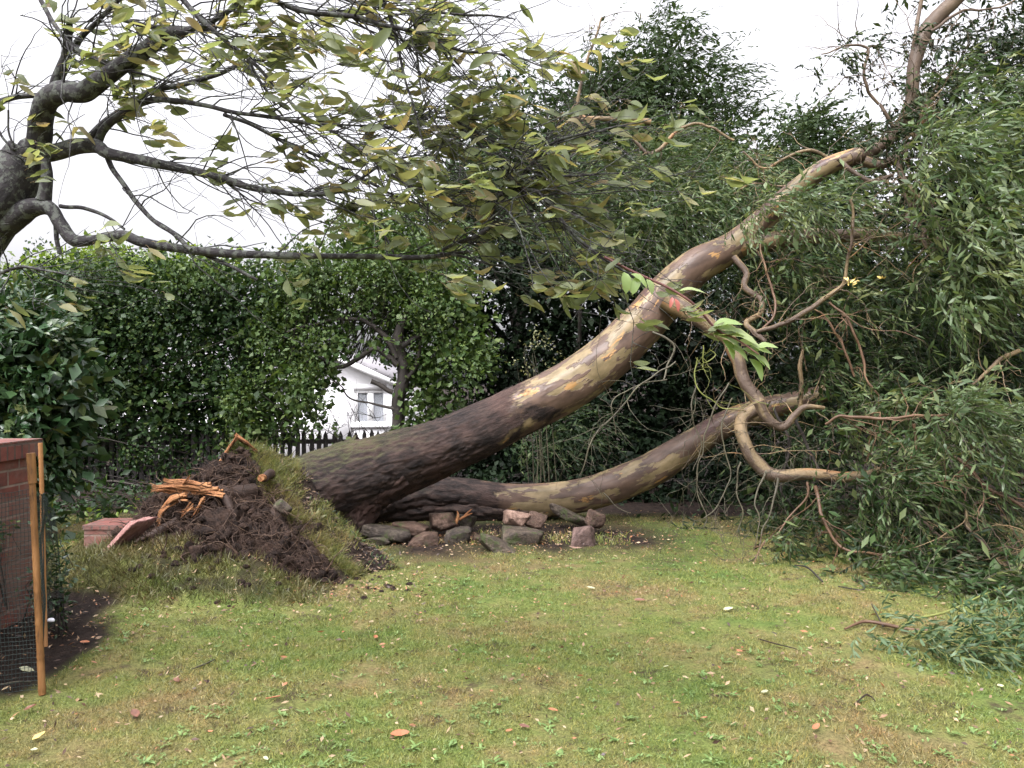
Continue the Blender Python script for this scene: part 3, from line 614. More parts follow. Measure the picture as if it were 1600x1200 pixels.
n = 90; p0 = np.array([P(400 + 240 * g.random(), 640 + 60 * g.random(), 12 + .4 * g.random()) for _ in range(n)]); tubes(mb, grow(p0, g.normal(0, 1, (n, 3)), .4 + .6 * g.random(n), 7, .3, seed=8), np.linspace(.006, .0015, 7)[None].repeat(n, 0), 3)
tag(mb.build('twigs', M['dark_bark'], th), kind='stuff')

# dark evergreens
shrub('bramble_undergrowth', 'low dark brambles on the bare ground before the hedge at left', 'shrub', [(110, 790, 60, 22, 10.2, .4), (190, 785, 60, 20, 10.4, .4), (270, 780, 60, 22, 10.2, .4), (90, 815, 30, 12, 9.2, .3, .6), (340, 770, 50, 26, 10.2, .4), (150, 806, 50, 9, 9.3, .3, .5)],
      [P(x, 800, 10.3) * A(1, 1, 0) for x in (110, 200, 300)], M['privet'], 70, .05, .035, 14, .006)
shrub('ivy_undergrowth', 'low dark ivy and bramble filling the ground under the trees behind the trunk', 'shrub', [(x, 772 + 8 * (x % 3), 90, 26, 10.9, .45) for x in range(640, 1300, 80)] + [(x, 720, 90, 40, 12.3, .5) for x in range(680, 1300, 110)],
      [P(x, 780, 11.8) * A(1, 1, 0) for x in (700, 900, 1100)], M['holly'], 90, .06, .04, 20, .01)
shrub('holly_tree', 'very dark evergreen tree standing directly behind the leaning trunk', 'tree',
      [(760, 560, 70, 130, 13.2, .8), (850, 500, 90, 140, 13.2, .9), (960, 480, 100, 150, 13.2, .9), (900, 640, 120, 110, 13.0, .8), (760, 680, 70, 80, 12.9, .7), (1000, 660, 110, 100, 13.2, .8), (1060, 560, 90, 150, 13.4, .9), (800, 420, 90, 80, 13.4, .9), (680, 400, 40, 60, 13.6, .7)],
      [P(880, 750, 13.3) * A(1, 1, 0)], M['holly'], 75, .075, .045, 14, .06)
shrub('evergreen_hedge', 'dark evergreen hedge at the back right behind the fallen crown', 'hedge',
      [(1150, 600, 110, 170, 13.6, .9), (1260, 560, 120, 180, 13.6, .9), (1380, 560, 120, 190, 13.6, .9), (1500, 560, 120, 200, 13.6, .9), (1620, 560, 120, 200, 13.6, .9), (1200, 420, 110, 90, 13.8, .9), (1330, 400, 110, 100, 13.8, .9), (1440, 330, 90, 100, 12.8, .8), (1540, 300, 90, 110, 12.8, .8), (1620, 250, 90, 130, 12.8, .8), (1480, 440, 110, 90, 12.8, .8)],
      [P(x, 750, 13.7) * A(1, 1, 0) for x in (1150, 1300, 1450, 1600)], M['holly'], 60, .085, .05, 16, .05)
def conifer(name, label, mat, clumps, base, r0, per=45, L=.11, W=.02, **kw):
    o = thing(name, label, 'tree', (*base[:2], ground_h(base[0], base[1]))); mb = MB(); mbt = MB()
    sprays(mb, mbt, clumps, per, L=L, W=W, **kw)
    ic = [(c[0], c[1], c[2] * .8, c[3] * .8, c[4] + .2, c[5] * .8) for c in clumps]; leafy(mb, ic, 85, .17, .08, 'far', cluster=8, bias=.45, spread=.22, gap=-.15)
    mb.build('crown', mat, o); tag(mbt.build('twigs', M['dark_bark'], o), kind='stuff')
    top = min(clumps, key=lambda c: c[1]); mb = MB(); e = P(top[0], top[1], top[4]); q = smooth_path([[*base, r0], [*(base * .5 + e * .5 + A(.1, 0, 0)), r0 * .6], [*e, .02]], .2); tube(mb, q, 8, .08)
    cc = [P(c[0], c[1], c[4]) for c in clumps]
    mb.build('trunk', M['dark_bark'], o, True); mb = MB(); s = np.array([q[int(len(q) * .25 + len(q) * .6 * i / len(cc)), :3] for i in range(len(cc))]); cc = np.array(cc)
    t = np.linspace(0, 1, 8)[None, :, None]; w_ = s[:, None] * (1 - t) + cc[:, None] * t + A(0, 0, .3) * np.sin(t * 3.14); tubes(mb, w_, np.linspace(r0 * .4, .012, 8)[None].repeat(len(cc), 0), 6); mb.build('limbs', M['dark_bark'], o)
    return o
conifer('cypress_tree', 'tall feathery conifer with pointed top above the leaning trunk', M['conifer'],
        [(1030, 45, 26, 38, 16, .6), (1050, 90, 60, 45, 16, .8), (985, 120, 50, 45, 16, .7), (1100, 140, 55, 40, 16, .9), (1020, 170, 90, 55, 16, 1.1), (1130, 215, 60, 50, 16, .9), (1080, 250, 100, 70, 15.6, 1.2), (960, 230, 70, 70, 16, 1.),
         (1000, 330, 110, 70, 15.2, 1.1), (1120, 330, 90, 70, 15.4, 1.1), (900, 180, 45, 50, 16.3, .8), (945, 105, 26, 30, 16, .5, .8), (985, 170, 60, 50, 16, .8), (930, 190, 60, 60, 16, .8), (1160, 290, 40, 60, 15.6, .8), (920, 350, 80, 70, 15, 1.), (1180, 370, 70, 60, 15.4, .8), (1030, 430, 140, 60, 15.2, .8)],
        P(1040, 720, 16) * A(1, 1, 0), .22, droop=(.25, 0, -.15), wind=(.45, 0, .05), slen=.6, K=14, L=.13, W=.026, per=75)
conifer('spreading_tree', 'mid green tree hidden behind the cherry twigs left of the tall conifer', M['conifer'],
        [(810, 150, 38, 30, 15.5, .7, .6), (770, 210, 60, 50, 15.5, .8), (860, 160, 30, 30, 15.5, .7, .6), (720, 290, 50, 60, 15, .8), (800, 300, 90, 70, 15, 1.), (870, 260, 70, 80, 15, 1.), (700, 370, 50, 50, 14.6, .8), (830, 390, 90, 50, 14.5, .9)],
        P(800, 720, 15) * A(1, 1, 0), .18, droop=(.2, 0, -.1), wind=(.4, 0, 0), slen=.45, L=.11, W=.036, per=70)
conifer('round_topped_tree', 'smaller round topped tree in the sky gap beside the upper end of the trunk', M['conifer'],
        [(1262, 195, 38, 30, 18, .7), (1225, 225, 40, 38, 18, .8), (1295, 225, 45, 35, 18, .8), (1260, 260, 85, 50, 18, 1.2), (1190, 290, 45, 40, 17.6, .9), (1320, 275, 40, 50, 17.6, .9), (1240, 330, 110, 60, 17, 1.2)],
        P(1260, 700, 18) * A(1, 1, 0), .18, droop=(.2, 0, -.1), wind=(.35, 0, .1), slen=.45, L=.13, W=.04, per=70)

# ================================================================ the fallen eucalyptus
ft = thing('fallen_eucalyptus', 'huge uprooted eucalyptus lying across the lawn with patchy bark, root plate and leafy crown', 'tree', (-2.4, 7.6, 0))
TRUNK = [(455, 774, 105, 8.2), (500, 764, 120, 8.25), (560, 745, 114, 8.3), (600, 731, 106, 8.35), (640, 717, 99, 8.4), (700, 695, 88, 8.5), (760, 668, 83, 8.6), (800, 648, 80, 8.65), (850, 624, 78, 8.7), (900, 596, 76, 8.75), (950, 558, 74, 8.8), (1000, 510, 71, 8.85), (1040, 463, 67, 8.9), (1085, 418, 58, 8.9), (1140, 388, 48, 8.9), (1185, 352, 42, 8.9), (1240, 300, 32, 8.8), (1290, 262, 28, 8.7), (1345, 241, 25, 8.6)]
mb = MB(); tq = limb(mb, TRUNK, 8.5, seg=180, step=.012, rough=.085, nscale=4, seed=3, fiss=(.015, 2.3))
# root flare sweeping down to the ground
limb(mb, [(620, 728, 96, 8.35), (578, 760, 88, 8.3), (558, 800, 66, 8.25), (552, 850, 44, 8.2)], 8.2, seg=110, step=.012, rough=.12, seed=5, fiss=(.03, 9))
limb(mb, [(560, 735, 110, 8.5), (510, 738, 80, 8.5), (475, 742, 50, 8.45), (455, 745, 40, 8.4)], 8.2, seg=90, step=.012, rough=.12, seed=6, fiss=(.025, 9))
mb.build('trunk', M['euc_bark'], ft, True)
mb = MB(); limb(mb, [(560, 790, 70, 9.3), (640, 776, 62, 9.5), (720, 774, 56, 9.6), (790, 782, 54, 9.6), (850, 782, 54, 9.6), (910, 774, 52, 9.6), (965, 757, 54, 9.6), (1020, 733, 52, 9.6), (1080, 695, 46, 9.55), (1135, 662, 42, 9.5), (1200, 638, 37, 9.4), (1250, 626, 32, 9.3), (1292, 614, 27, 9.2)], 9.5, seg=90, step=.015, rough=.1, nscale=5, seed=9, fiss=(.02, 1.3))
limb(mb, [(590, 800, 40, 9.35), (680, 794, 40, 9.5), (760, 797, 44, 9.55), (830, 795, 42, 9.55), (880, 784, 30, 9.55)], 9.5, seg=60, step=.015, rough=.14, seed=10, fiss=(.02, 9))
for k in range(9):  # torn end
    a = 604 + k * 2.4; limb(mb, [(1280, a + 2, 4, 9.2), (1296 + 6 * (k % 3), a - 3, 1.2, 9.2)], 9.2, seg=5)
mb.build('lower_stem', M['euc_bark_low'], ft, True)

EB = [ # (rows, Y0, Y1, mat, twigs)
 ([(1330, 245, 25), (1368, 232, 24), (1402, 208, 23), (1420, 165, 23), (1428, 110, 24), (1440, 58, 27), (1468, 20, 28), (1512, -20, 28), (1600, -80, 22)], 8.6, 8.8, 'leader', 10),
 ([(1424, 130, 9), (1428, 70, 8), (1440, 0, 8), (1452, -50, 6)], 8.7, 8.7, 'leader', 8), ([(1440, 60, 7), (1500, 20, 5), (1560, 12, 4), (1640, -20, 3)], 8.7, 8.7, 'leader', 12),
 ([(1420, 200, 8), (1445, 150, 6), (1500, 110, 5), (1560, 70, 3)], 8.6, 8.7, 'leader', 10), ([(1374, 165, 6), (1352, 140, 6), (1347, 110, 6), (1352, 80, 5), (1320, 72, 4), (1280, 85, 2.5)], 8.6, 8.6, 'leader', 16),
 ([(1352, 85, 4), (1366, 72, 3), (1380, 100, 2)], 8.6, 8.6, 'leader', 8), ([(1405, 205, 8), (1390, 185, 7), (1374, 165, 6)], 8.6, 8.6, 'leader', 2),
 ([(1120, 395, 44), (1180, 380, 36), (1240, 372, 29), (1300, 368, 24), (1370, 366, 18), (1450, 372, 12), (1540, 360, 7)], 8.9, 8.6, 'limb', 24),
 ([(1040, 468, 40), (1075, 485, 34), (1105, 505, 27), (1134, 528, 24), (1149, 562, 23), (1165, 602, 22), (1188, 630, 24), (1160, 652, 22), (1163, 688, 21), (1184, 726, 24), (1210, 743, 22), (1260, 742, 20), (1320, 748, 18), (1372, 738, 14), (1412, 716, 9), (1460, 700, 5)], 8.6, 7.4, 'limb', 40),
 ([(1186, 628, 20), (1200, 655, 18), (1222, 668, 14), (1240, 652, 12), (1258, 638, 10), (1290, 640, 6)], 7.9, 7.8, 'limb', 6),
 ([(1146, 402, 12), (1166, 425, 11), (1165, 445, 11), (1186, 468, 11), (1186, 490, 10), (1168, 502, 10), (1182, 520, 9), (1195, 535, 7)], 8.6, 8.0, 'limb', 8),
 ([(1180, 520, 6), (1215, 505, 8), (1255, 488, 9), (1290, 466, 8), (1322, 442, 6), (1326, 400, 5), (1332, 350, 5), (1330, 310, 4)], 7.9, 7.6, 'limb', 14),
 ([(1190, 520, 6), (1208, 490, 5), (1206, 455, 5), (1196, 420, 4), (1190, 380, 3)], 7.9, 8.2, 'pink_twig', 6),
 ([(1253, 640, 9), (1252, 600, 8), (1252, 570, 8), (1256, 545, 5)], 8.6, 8.6, 'limb', 2),
 ([(1352, 250, 18), (1380, 255, 14), (1400, 245, 12), (1408, 270, 10), (1418, 290, 9), (1440, 308, 7), (1480, 330, 4)], 8.4, 8.0, 'limb', 18),
 ([(1400, 250, 8), (1420, 225, 8), (1440, 200, 8), (1448, 170, 5), (1470, 140, 3)], 8.3, 8.0, 'limb', 16),
 ([(1312, 250, 8), (1340, 272, 8), (1370, 282, 8), (1395, 275, 6)], 8.5, 8.3, 'limb', 8),
 ([(1410, 300, 7), (1420, 325, 9), (1416, 345, 9), (1438, 358, 9), (1440, 380, 7), (1450, 400, 4)], 8.0, 7.9, 'limb', 8),
 ([(1448, 384, 8), (1475, 388, 7), (1500, 402, 7), (1540, 425, 6), (1560, 430, 4), (1600, 470, 3)], 7.9, 7.6, 'limb', 20),
 ([(1500, 400, 6), (1520, 440, 4), (1545, 480, 3)], 7.8, 7.6, 'twig', 4),
 ([(1338, 590, 5), (1320, 540, 5), (1300, 520, 5), (1290, 490, 4), (1275, 480, 3)], 7.8, 7.9, 'pink_twig', 5),
 ([(1272, 755, 8), (1280, 790, 7), (1286, 820, 6), (1305, 852, 6), (1330, 862, 5), (1375, 868, 5), (1410, 880, 6), (1440, 895, 4), (1470, 915, 3)], 7.3, 6.7, 'pink_twig', 14),
 ([(1212, 750, 7), (1205, 790, 5), (1190, 830, 4), (1180, 870, 3), (1172, 880, 2)], 7.6, 7.3, 'twig', 8),
 ([(1195, 740, 6), (1180, 780, 4), (1184, 820, 3), (1176, 866, 2)], 7.7, 7.4, 'twig', 8),
 ([(1260, 755, 5), (1258, 785, 4), (1225, 830, 3), (1195, 850, 2.5), (1178, 880, 2)], 7.4, 7.2, 'pink_twig', 5),
 ([(1485, 715, 6), (1515, 735, 7), (1545, 762, 7), (1570, 778, 6), (1620, 810, 5)], 6.6, 6.2, 'pink_twig', 12),
 ([(1505, 790, 5), (1508, 825, 6), (1530, 850, 6), (1560, 875, 5), (1620, 905, 4)], 6.5, 6.2, 'limb', 8),
 ([(1500, 890, 9), (1530, 872, 9), (1570, 878, 7), (1620, 890, 5)], 6.5, 6.2, 'limb', 6),
 ([(1290, 660, 5), (1310, 650, 5), (1345, 650, 6), (1400, 656, 6), (1440, 652, 5), (1480, 650, 3)], 7.1, 6.8, 'pink_twig', 10),
 ([(1425, 660, 6), (1428, 690, 5), (1422, 720, 4)], 6.9, 6.9, 'pink_twig', 2),
 ([(1600, 545, 8), (1570, 560, 8), (1545, 575, 7), (1520, 600, 4)], 7.0, 6.9, 'limb', 6),
 ([(1580, 735, 8), (1600, 745, 7), (1640, 760, 6)], 6.4, 6.3, 'pink_twig', 4),
 ([(1290, 470, 4), (1320, 500, 5), (1340, 550, 5), (1352, 590, 4), (1375, 620, 3)], 7.7, 7.5, 'pink_twig', 5),
 ([(1430, 800, 6), (1450, 830, 7), (1485, 855, 6), (1540, 890, 5)], 6.8, 6.5, 'limb', 6),
 ([(1240, 650, 6), (1262, 700, 6), (1275, 735, 5), (1300, 750, 4)], 8.0, 7.9, 'dark_bark', 4),
 # grey tangle below the trunk
 ([(1020, 520, 6), (1050, 540, 6), (1045, 570, 5), (1040, 590, 4)], 8.3, 8.1, 'twig', 6),
 ([(1090, 560, 3), (1088, 600, 3.5), (1110, 625, 3), (1125, 640, 3), (1150, 640, 2)], 7.7, 7.6, 'green_stem', 4),
 ([(1095, 540, 3), (1100, 565, 3), (1120, 555, 3), (1110, 548, 2)], 7.6, 7.6, 'green_stem', 1),
 ([(1060, 560, 4), (1010, 600, 4), (960, 640, 4), (925, 690, 4), (905, 745, 3)], 8.0, 7.9, 'twig', 10),
 ([(1040, 590, 3), (990, 605, 3), (955, 625, 3), (960, 680, 3)], 8.0, 7.9, 'twig', 8),
 ([(1140, 600, 4), (1110, 640, 4), (1100, 700, 3.5), (1090, 760, 3), (1105, 800, 3), (1100, 825, 2)], 7.7, 7.5, 'twig', 14),
 ([(1150, 620, 4), (1125, 680, 4), (1140, 740, 3), (1120, 790, 3), (1100, 812, 2)], 7.7, 7.5, 'twig', 14),
 ([(1090, 600, 4), (1080, 650, 3), (1095, 690, 3), (1080, 730, 2)], 7.8, 7.7, 'twig', 12),
 ([(1160, 720, 5), (1150, 770, 4), (1160, 800, 3), (1150, 830, 2)], 7.6, 7.5, 'twig', 8),
 ([(940, 770, 3), (960, 790, 3), (985, 800, 2)], 8.6, 8.5, 'twig', 3),
 ([(1210, 640, 5), (1230, 700, 5), (1215, 760, 4), (1240, 800, 3)], 8.1, 8.0, 'dark_bark', 8),
 # red-brown upper twigs against the sky
 ([(1015, 190, 12), (980, 185, 9), (935, 184, 8), (908, 180, 7), (902, 150, 6), (915, 100, 5), (932, 60, 4), (942, 28, 3)], 10.2, 10, 'limb', 14),
 ([(935, 182, 5), (900, 186, 4), (878, 180, 3)], 10.1, 10, 'limb', 3),
 ([(1150, 220, 5), (1100, 195, 5), (1060, 205, 6), (1020, 240, 7), (990, 215, 5)], 10, 10, 'limb', 6),
 ([(1310, 255, 6), (1270, 240, 6), (1230, 250, 5), (1190, 262, 4), (1160, 240, 3)], 9.2, 9.4, 'limb', 10),
 ([(1280, 270, 5), (1230, 290, 4), (1180, 285, 3), (1150, 300, 2)], 9.2, 9.4, 'limb', 8),
]
allq = []
for k, (rows, Y0, Y1, mt, nt_) in enumerate(EB):
    ws = .62 if mt in ('twig', 'green_stem') else (.8 if mt in ('pink_twig', 'leader') else .92); mb = MB(); q = limb(mb, rows, Y0, Y1, wscale=ws, seg=24 if rows[0][2] > 12 else 8, step=.025, rough=.16, nscale=9, jit=.06 if rows[0][2] < 9 else .04, seed=20 + k)
    if nt_:
        g = np.random.default_rng(100 + k); n = nt_ if mt != 'twig' else max(2, int(nt_ * .6)); idx = g.integers(2, len(q), n); rr = q[idx, 3]; tn = nrm(np.gradient(q[:, :3], axis=0))[idx]
        D = tn * .6 + nrm(g.normal(size=(n, 3))) ; n = n if mt != 'twig' else n; Ls = .3 + .6 * g.random(n); tw = grow(q[idx, :3], D, Ls, 9, .42, (.15, -.05, -.4), 100 + k)
        tubes(mb, tw, np.minimum(rr * .5, .0035 if mt in ('twig', 'green_stem') else .006)[:, None] * np.linspace(1, .3, 9)[None], 4)
        n2 = n * 3; a = g.integers(0, n, n2); b_ = g.integers(2, 8, n2); p1 = tw[a, b_]; tw2 = grow(p1, g.normal(size=(n2, 3)), .12 + .25 * g.random(n2), 6, .4, (.1, 0, -.3), 300 + k)
        tubes(mb, tw2, np.full((n2, 1), .0028) * np.linspace(1, .4, 6)[None], 3); allq.append(tw2)
    mb.build('branch', M[mt], ft, True)

# leaf masses of the fallen crown, each clump of boughs its own part
FC = [ # clumps, material, params
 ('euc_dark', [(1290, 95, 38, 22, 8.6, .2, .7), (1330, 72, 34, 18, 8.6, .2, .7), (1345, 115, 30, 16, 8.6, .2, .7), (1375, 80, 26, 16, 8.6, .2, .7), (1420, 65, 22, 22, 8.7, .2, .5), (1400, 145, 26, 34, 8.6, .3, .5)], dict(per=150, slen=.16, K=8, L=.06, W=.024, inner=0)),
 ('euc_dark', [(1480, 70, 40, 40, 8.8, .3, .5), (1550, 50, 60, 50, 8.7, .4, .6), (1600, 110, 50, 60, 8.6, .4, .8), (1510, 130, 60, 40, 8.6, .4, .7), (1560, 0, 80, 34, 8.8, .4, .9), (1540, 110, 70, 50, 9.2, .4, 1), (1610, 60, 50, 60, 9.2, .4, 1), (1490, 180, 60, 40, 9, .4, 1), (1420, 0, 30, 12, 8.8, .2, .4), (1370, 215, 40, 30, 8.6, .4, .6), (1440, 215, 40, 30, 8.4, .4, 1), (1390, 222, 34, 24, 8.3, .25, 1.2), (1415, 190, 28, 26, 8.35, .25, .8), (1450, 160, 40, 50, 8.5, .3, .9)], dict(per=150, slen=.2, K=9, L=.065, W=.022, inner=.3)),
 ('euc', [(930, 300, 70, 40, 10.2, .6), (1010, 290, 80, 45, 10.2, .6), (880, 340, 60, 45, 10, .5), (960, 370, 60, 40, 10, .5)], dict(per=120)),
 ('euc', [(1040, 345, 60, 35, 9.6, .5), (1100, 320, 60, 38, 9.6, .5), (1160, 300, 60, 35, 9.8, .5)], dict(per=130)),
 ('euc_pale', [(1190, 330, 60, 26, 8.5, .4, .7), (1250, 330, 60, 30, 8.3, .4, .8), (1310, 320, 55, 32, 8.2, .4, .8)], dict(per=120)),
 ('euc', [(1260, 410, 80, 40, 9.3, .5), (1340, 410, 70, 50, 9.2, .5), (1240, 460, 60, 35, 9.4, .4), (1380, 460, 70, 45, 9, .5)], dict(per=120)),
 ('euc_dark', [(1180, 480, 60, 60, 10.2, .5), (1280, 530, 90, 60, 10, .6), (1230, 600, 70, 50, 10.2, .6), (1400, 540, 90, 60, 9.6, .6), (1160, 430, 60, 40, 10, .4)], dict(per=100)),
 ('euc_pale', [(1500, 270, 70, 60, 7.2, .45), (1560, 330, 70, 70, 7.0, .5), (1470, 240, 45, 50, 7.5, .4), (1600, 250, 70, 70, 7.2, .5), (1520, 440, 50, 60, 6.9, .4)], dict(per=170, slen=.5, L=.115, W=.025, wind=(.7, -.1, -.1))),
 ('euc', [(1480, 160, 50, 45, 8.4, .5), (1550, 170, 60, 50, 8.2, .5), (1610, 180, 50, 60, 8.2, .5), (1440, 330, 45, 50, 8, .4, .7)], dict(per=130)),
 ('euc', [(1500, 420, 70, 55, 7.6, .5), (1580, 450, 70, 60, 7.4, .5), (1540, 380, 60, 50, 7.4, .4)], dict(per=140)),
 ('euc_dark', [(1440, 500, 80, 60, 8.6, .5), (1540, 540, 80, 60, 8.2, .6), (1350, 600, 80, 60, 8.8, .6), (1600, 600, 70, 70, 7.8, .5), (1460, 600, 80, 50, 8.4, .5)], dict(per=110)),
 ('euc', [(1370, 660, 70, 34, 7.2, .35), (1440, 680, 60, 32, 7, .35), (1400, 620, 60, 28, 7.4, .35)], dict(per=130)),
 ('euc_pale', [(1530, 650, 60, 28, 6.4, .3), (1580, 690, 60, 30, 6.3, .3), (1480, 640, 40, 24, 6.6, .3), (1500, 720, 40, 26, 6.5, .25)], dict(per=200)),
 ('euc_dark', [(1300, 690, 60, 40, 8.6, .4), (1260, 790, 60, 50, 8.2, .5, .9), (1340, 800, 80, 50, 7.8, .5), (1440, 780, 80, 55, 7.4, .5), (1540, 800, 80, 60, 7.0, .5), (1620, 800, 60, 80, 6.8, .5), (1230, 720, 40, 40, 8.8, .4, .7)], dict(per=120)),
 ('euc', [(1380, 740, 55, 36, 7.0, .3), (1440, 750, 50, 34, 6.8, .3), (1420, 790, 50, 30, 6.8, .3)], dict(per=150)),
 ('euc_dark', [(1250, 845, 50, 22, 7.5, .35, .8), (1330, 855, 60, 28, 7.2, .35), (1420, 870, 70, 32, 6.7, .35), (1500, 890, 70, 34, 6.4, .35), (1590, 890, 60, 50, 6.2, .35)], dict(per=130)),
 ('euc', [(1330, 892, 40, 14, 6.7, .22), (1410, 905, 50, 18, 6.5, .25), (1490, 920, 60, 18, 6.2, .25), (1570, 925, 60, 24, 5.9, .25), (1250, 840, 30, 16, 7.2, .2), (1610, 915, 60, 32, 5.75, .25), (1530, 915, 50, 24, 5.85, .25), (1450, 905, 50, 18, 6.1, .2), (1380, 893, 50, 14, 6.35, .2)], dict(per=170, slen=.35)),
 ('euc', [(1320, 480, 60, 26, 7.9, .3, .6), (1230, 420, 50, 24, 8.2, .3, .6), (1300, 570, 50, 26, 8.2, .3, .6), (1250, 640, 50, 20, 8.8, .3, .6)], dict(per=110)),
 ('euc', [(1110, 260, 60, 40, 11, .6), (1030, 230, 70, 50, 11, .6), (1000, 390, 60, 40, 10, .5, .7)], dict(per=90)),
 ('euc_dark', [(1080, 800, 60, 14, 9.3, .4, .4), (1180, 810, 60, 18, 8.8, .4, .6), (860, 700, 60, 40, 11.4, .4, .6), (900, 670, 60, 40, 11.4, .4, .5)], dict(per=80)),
]
for mt, cl_, kw in FC:
    mb = MB(); mbt = MB(); kw = dict(dict(slen=.42, K=14, L=.09, W=.019), **kw); kw['per'] *= 1.5
    inn = kw.pop('inner', 1); sprays(mb, mbt, cl_, **kw); ic = [(c[0], c[1], c[2] * .8, c[3] * .8, c[4] + .25, c[5] * .8) for c in cl_]; leafy(mb, ic, 60 * inn, .13, .05, 'far', cluster=8, bias=.45, spread=.15, wind=(.2, 0, -.5)) if inn else None
    fo = mb.build('foliage', M[mt], ft); tag(mbt.build('twigs', M['twig'], fo), kind='stuff')

# ---------------------------------------------------------------- root plate
def cr(rows, n):
    q = smooth_path([[*P(a, b_, c), 0] for a, b_, c in rows], n=24)[:, :3]; s = np.concatenate([[0], np.cumsum(np.linalg.norm(np.diff(q, axis=0), axis=1))]); t = np.linspace(0, s[-1], n)
    return np.stack([np.interp(t, s, q[:, k]) for k in range(3)], -1)
def loft(curves, nu, nv):
    """curves: list of [nu,3]; smooth across"""
    c = np.stack(curves, 0); t = np.linspace(0, len(curves) - 1, nv); out = []
    for k in t:
        i = min(int(k), len(curves) - 2); out.append(c[i] * (1 - (k - i)) + c[i + 1] * (k - i))
    return np.stack(out, 0)
def grid_faces(nv, nu):
    i = np.arange(nv - 1)[:, None]; j = np.arange(nu - 1)[None]; return np.stack([i * nu + j, i * nu + j + 1, (i + 1) * nu + j + 1, (i + 1) * nu + j], -1).reshape(-1, 4)
def gridn(G):
    return nrm(np.cross(np.gradient(G, axis=1), np.gradient(G, axis=0)))
NU, NV = 260, 150
top = cr([(535, 908, 6.55), (480, 850, 6.85), (450, 806, 7.05), (425, 765, 7.25), (400, 728, 7.45), (372, 702, 7.55), (340, 722, 7.5), (300, 748, 7.4), (255, 772, 7.3), (215, 806, 7.1), (180, 846, 6.9), (140, 900, 6.6)], NU)
bot = cr([(540, 915, 6.45), (450, 905, 6.3), (380, 900, 6.25), (300, 900, 6.2), (220, 908, 6.2), (130, 915, 6.3)], NU)
u = np.linspace(0, 1, NU)[:, None]; mid1 = bot * .62 + top * .38 + A(0, .02, .02) + A(0, 0, -.05) * np.sin(u * 3.14); mid2 = bot * .3 + top * .7 + A(0, .1, -.0) + A(0, .12, -.02) * np.sin(u * 3.14)
back = top * A(1, 1, 0) + A(.35, 1.1, -.1); G = loft([bot, mid1, mid2, top + A(0, 0, .0), top * .6 + back * .4 + A(0, 0, .1), back], NU, NV)
n_ = gridn(G); n_ = np.where((n_[..., 1:2] > 0) & (np.arange(NV)[:, None, None] < NV * .6), -n_, n_)
dsp = .2 * fbm(G * 3.2, 5, 71) + .14 * np.abs(fbm(G * 9, 5, 72)) + .05 * fbm(G * 28, 3, 73); edge = np.sin(np.linspace(0, 1, NU) * np.pi)[None] ** .5
G2 = G + n_ * (dsp * edge)[..., None]
mb = MB(); mb.add(G2.reshape(-1, 3), grid_faces(NV, NU)); mb.build('root_plate', M['soil'], ft)
# clods
mb = MB(); g = np.random.default_rng(12)
def blob(mb, c, r, seed, nu=14, nv=9, amp=.35):
    th = np.linspace(0, 2 * np.pi, nu, endpoint=False)[None]; ph = np.linspace(.02, np.pi - .02, nv)[:, None]; d = np.stack([np.sin(ph) * np.cos(th), np.sin(ph) * np.sin(th), np.cos(ph) + 0 * th], -1)
    v = np.asarray(c) + d * np.asarray(r) * (1 + amp * fbm(d * 1.6 + seed, 4, seed % 97))[..., None]
    i = np.arange(nv - 1)[:, None]; j = np.arange(nu)[None]; j2 = (j + 1) % nu
    mb.add(v.reshape(-1, 3), np.stack([i * nu + j, (i + 1) * nu + j, (i + 1) * nu + j2, i * nu + j2], -1).reshape(-1, 4))
for k in range(400):
    a, b_ = g.integers(4, int(NV * .6)), g.integers(12, NU - 12); c = G2[a, b_] + n_[a, b_] * .01; s = .01 + .032 * g.random() ** 2; blob(mb, c, s * (.7 + 1. * g.random(3)), k, amp=.8)
for k in range(160):
    x, y = g.normal(-2.0, .6), g.normal(6.35, .25); blob(mb, (x, y, ground_h(x, y)), (.01 + .025 * g.random()) * A(1, 1, .7), k + 600, 9, 6)
tag(mb.build('clods', M['soil'], ft), kind='stuff')
# turf lying over the plate, on the trunk side of the ridge
NT = 120; rd = cr([(366, 694, 7.62), (398, 722, 7.5), (424, 760, 7.3), (450, 803, 7.1), (482, 848, 6.88), (540, 906, 6.55)], NT)
g1 = cr([(408, 700, 7.8), (442, 728, 7.7), (462, 765, 7.5), (486, 802, 7.35), (518, 842, 7.15), (575, 897, 6.8)], NT)
g2 = cr([(462, 718, 8.1), (482, 752, 7.8), (508, 792, 7.62), (548, 828, 7.5), (585, 856, 7.3), (625, 893, 7.0)], NT)
lip = rd + A(-.03, -.03, -.1); G3 = loft([lip, rd, g1, g2, g2 + A(.2, .5, -.5)], NT, 90); G3 = G3 + gridn(G3) * A(0)[..., None]; G3[..., 2] += .07 * fbm(G3 * 5, 4, 75) + .035 * fbm(G3 * 15, 3, 76)
mb = MB(); mb.add(G3.reshape(-1, 3), grid_faces(90, NT), np.clip(.45 + .5 * sstep(-.2, .4, fbm(G3 * 5, 4, 77)) + .6 * sstep(30, 44, np.arange(90))[:, None], 0, 1).ravel()); tf = mb.build('turf', M['lawn'], ft, True)
mb = MB(); n = 42000; a = (rng.random(n) ** .8 * 76 + 6).astype(int); b_ = rng.integers(0, NT, n); p0 = G3[a, b_] + rng.normal(0, .014, (n, 3)); ok = (fbm(p0 * 4, 4, 78) > -.25 + .35 * (a > 36)) & (rng.random(n) < np.where(a > 38, .3, 1)); p0 = p0[ok]; n = len(p0)
leaves(mb, p0, nrm(A(.35, -.25, .6) + rng.normal(0, .45, (n, 3))), rdir(n), .04 + .10 * rng.random(n) ** 2, .0045, 'blade'); mb.build('grass_tufts', M['turf_grass'], tf)
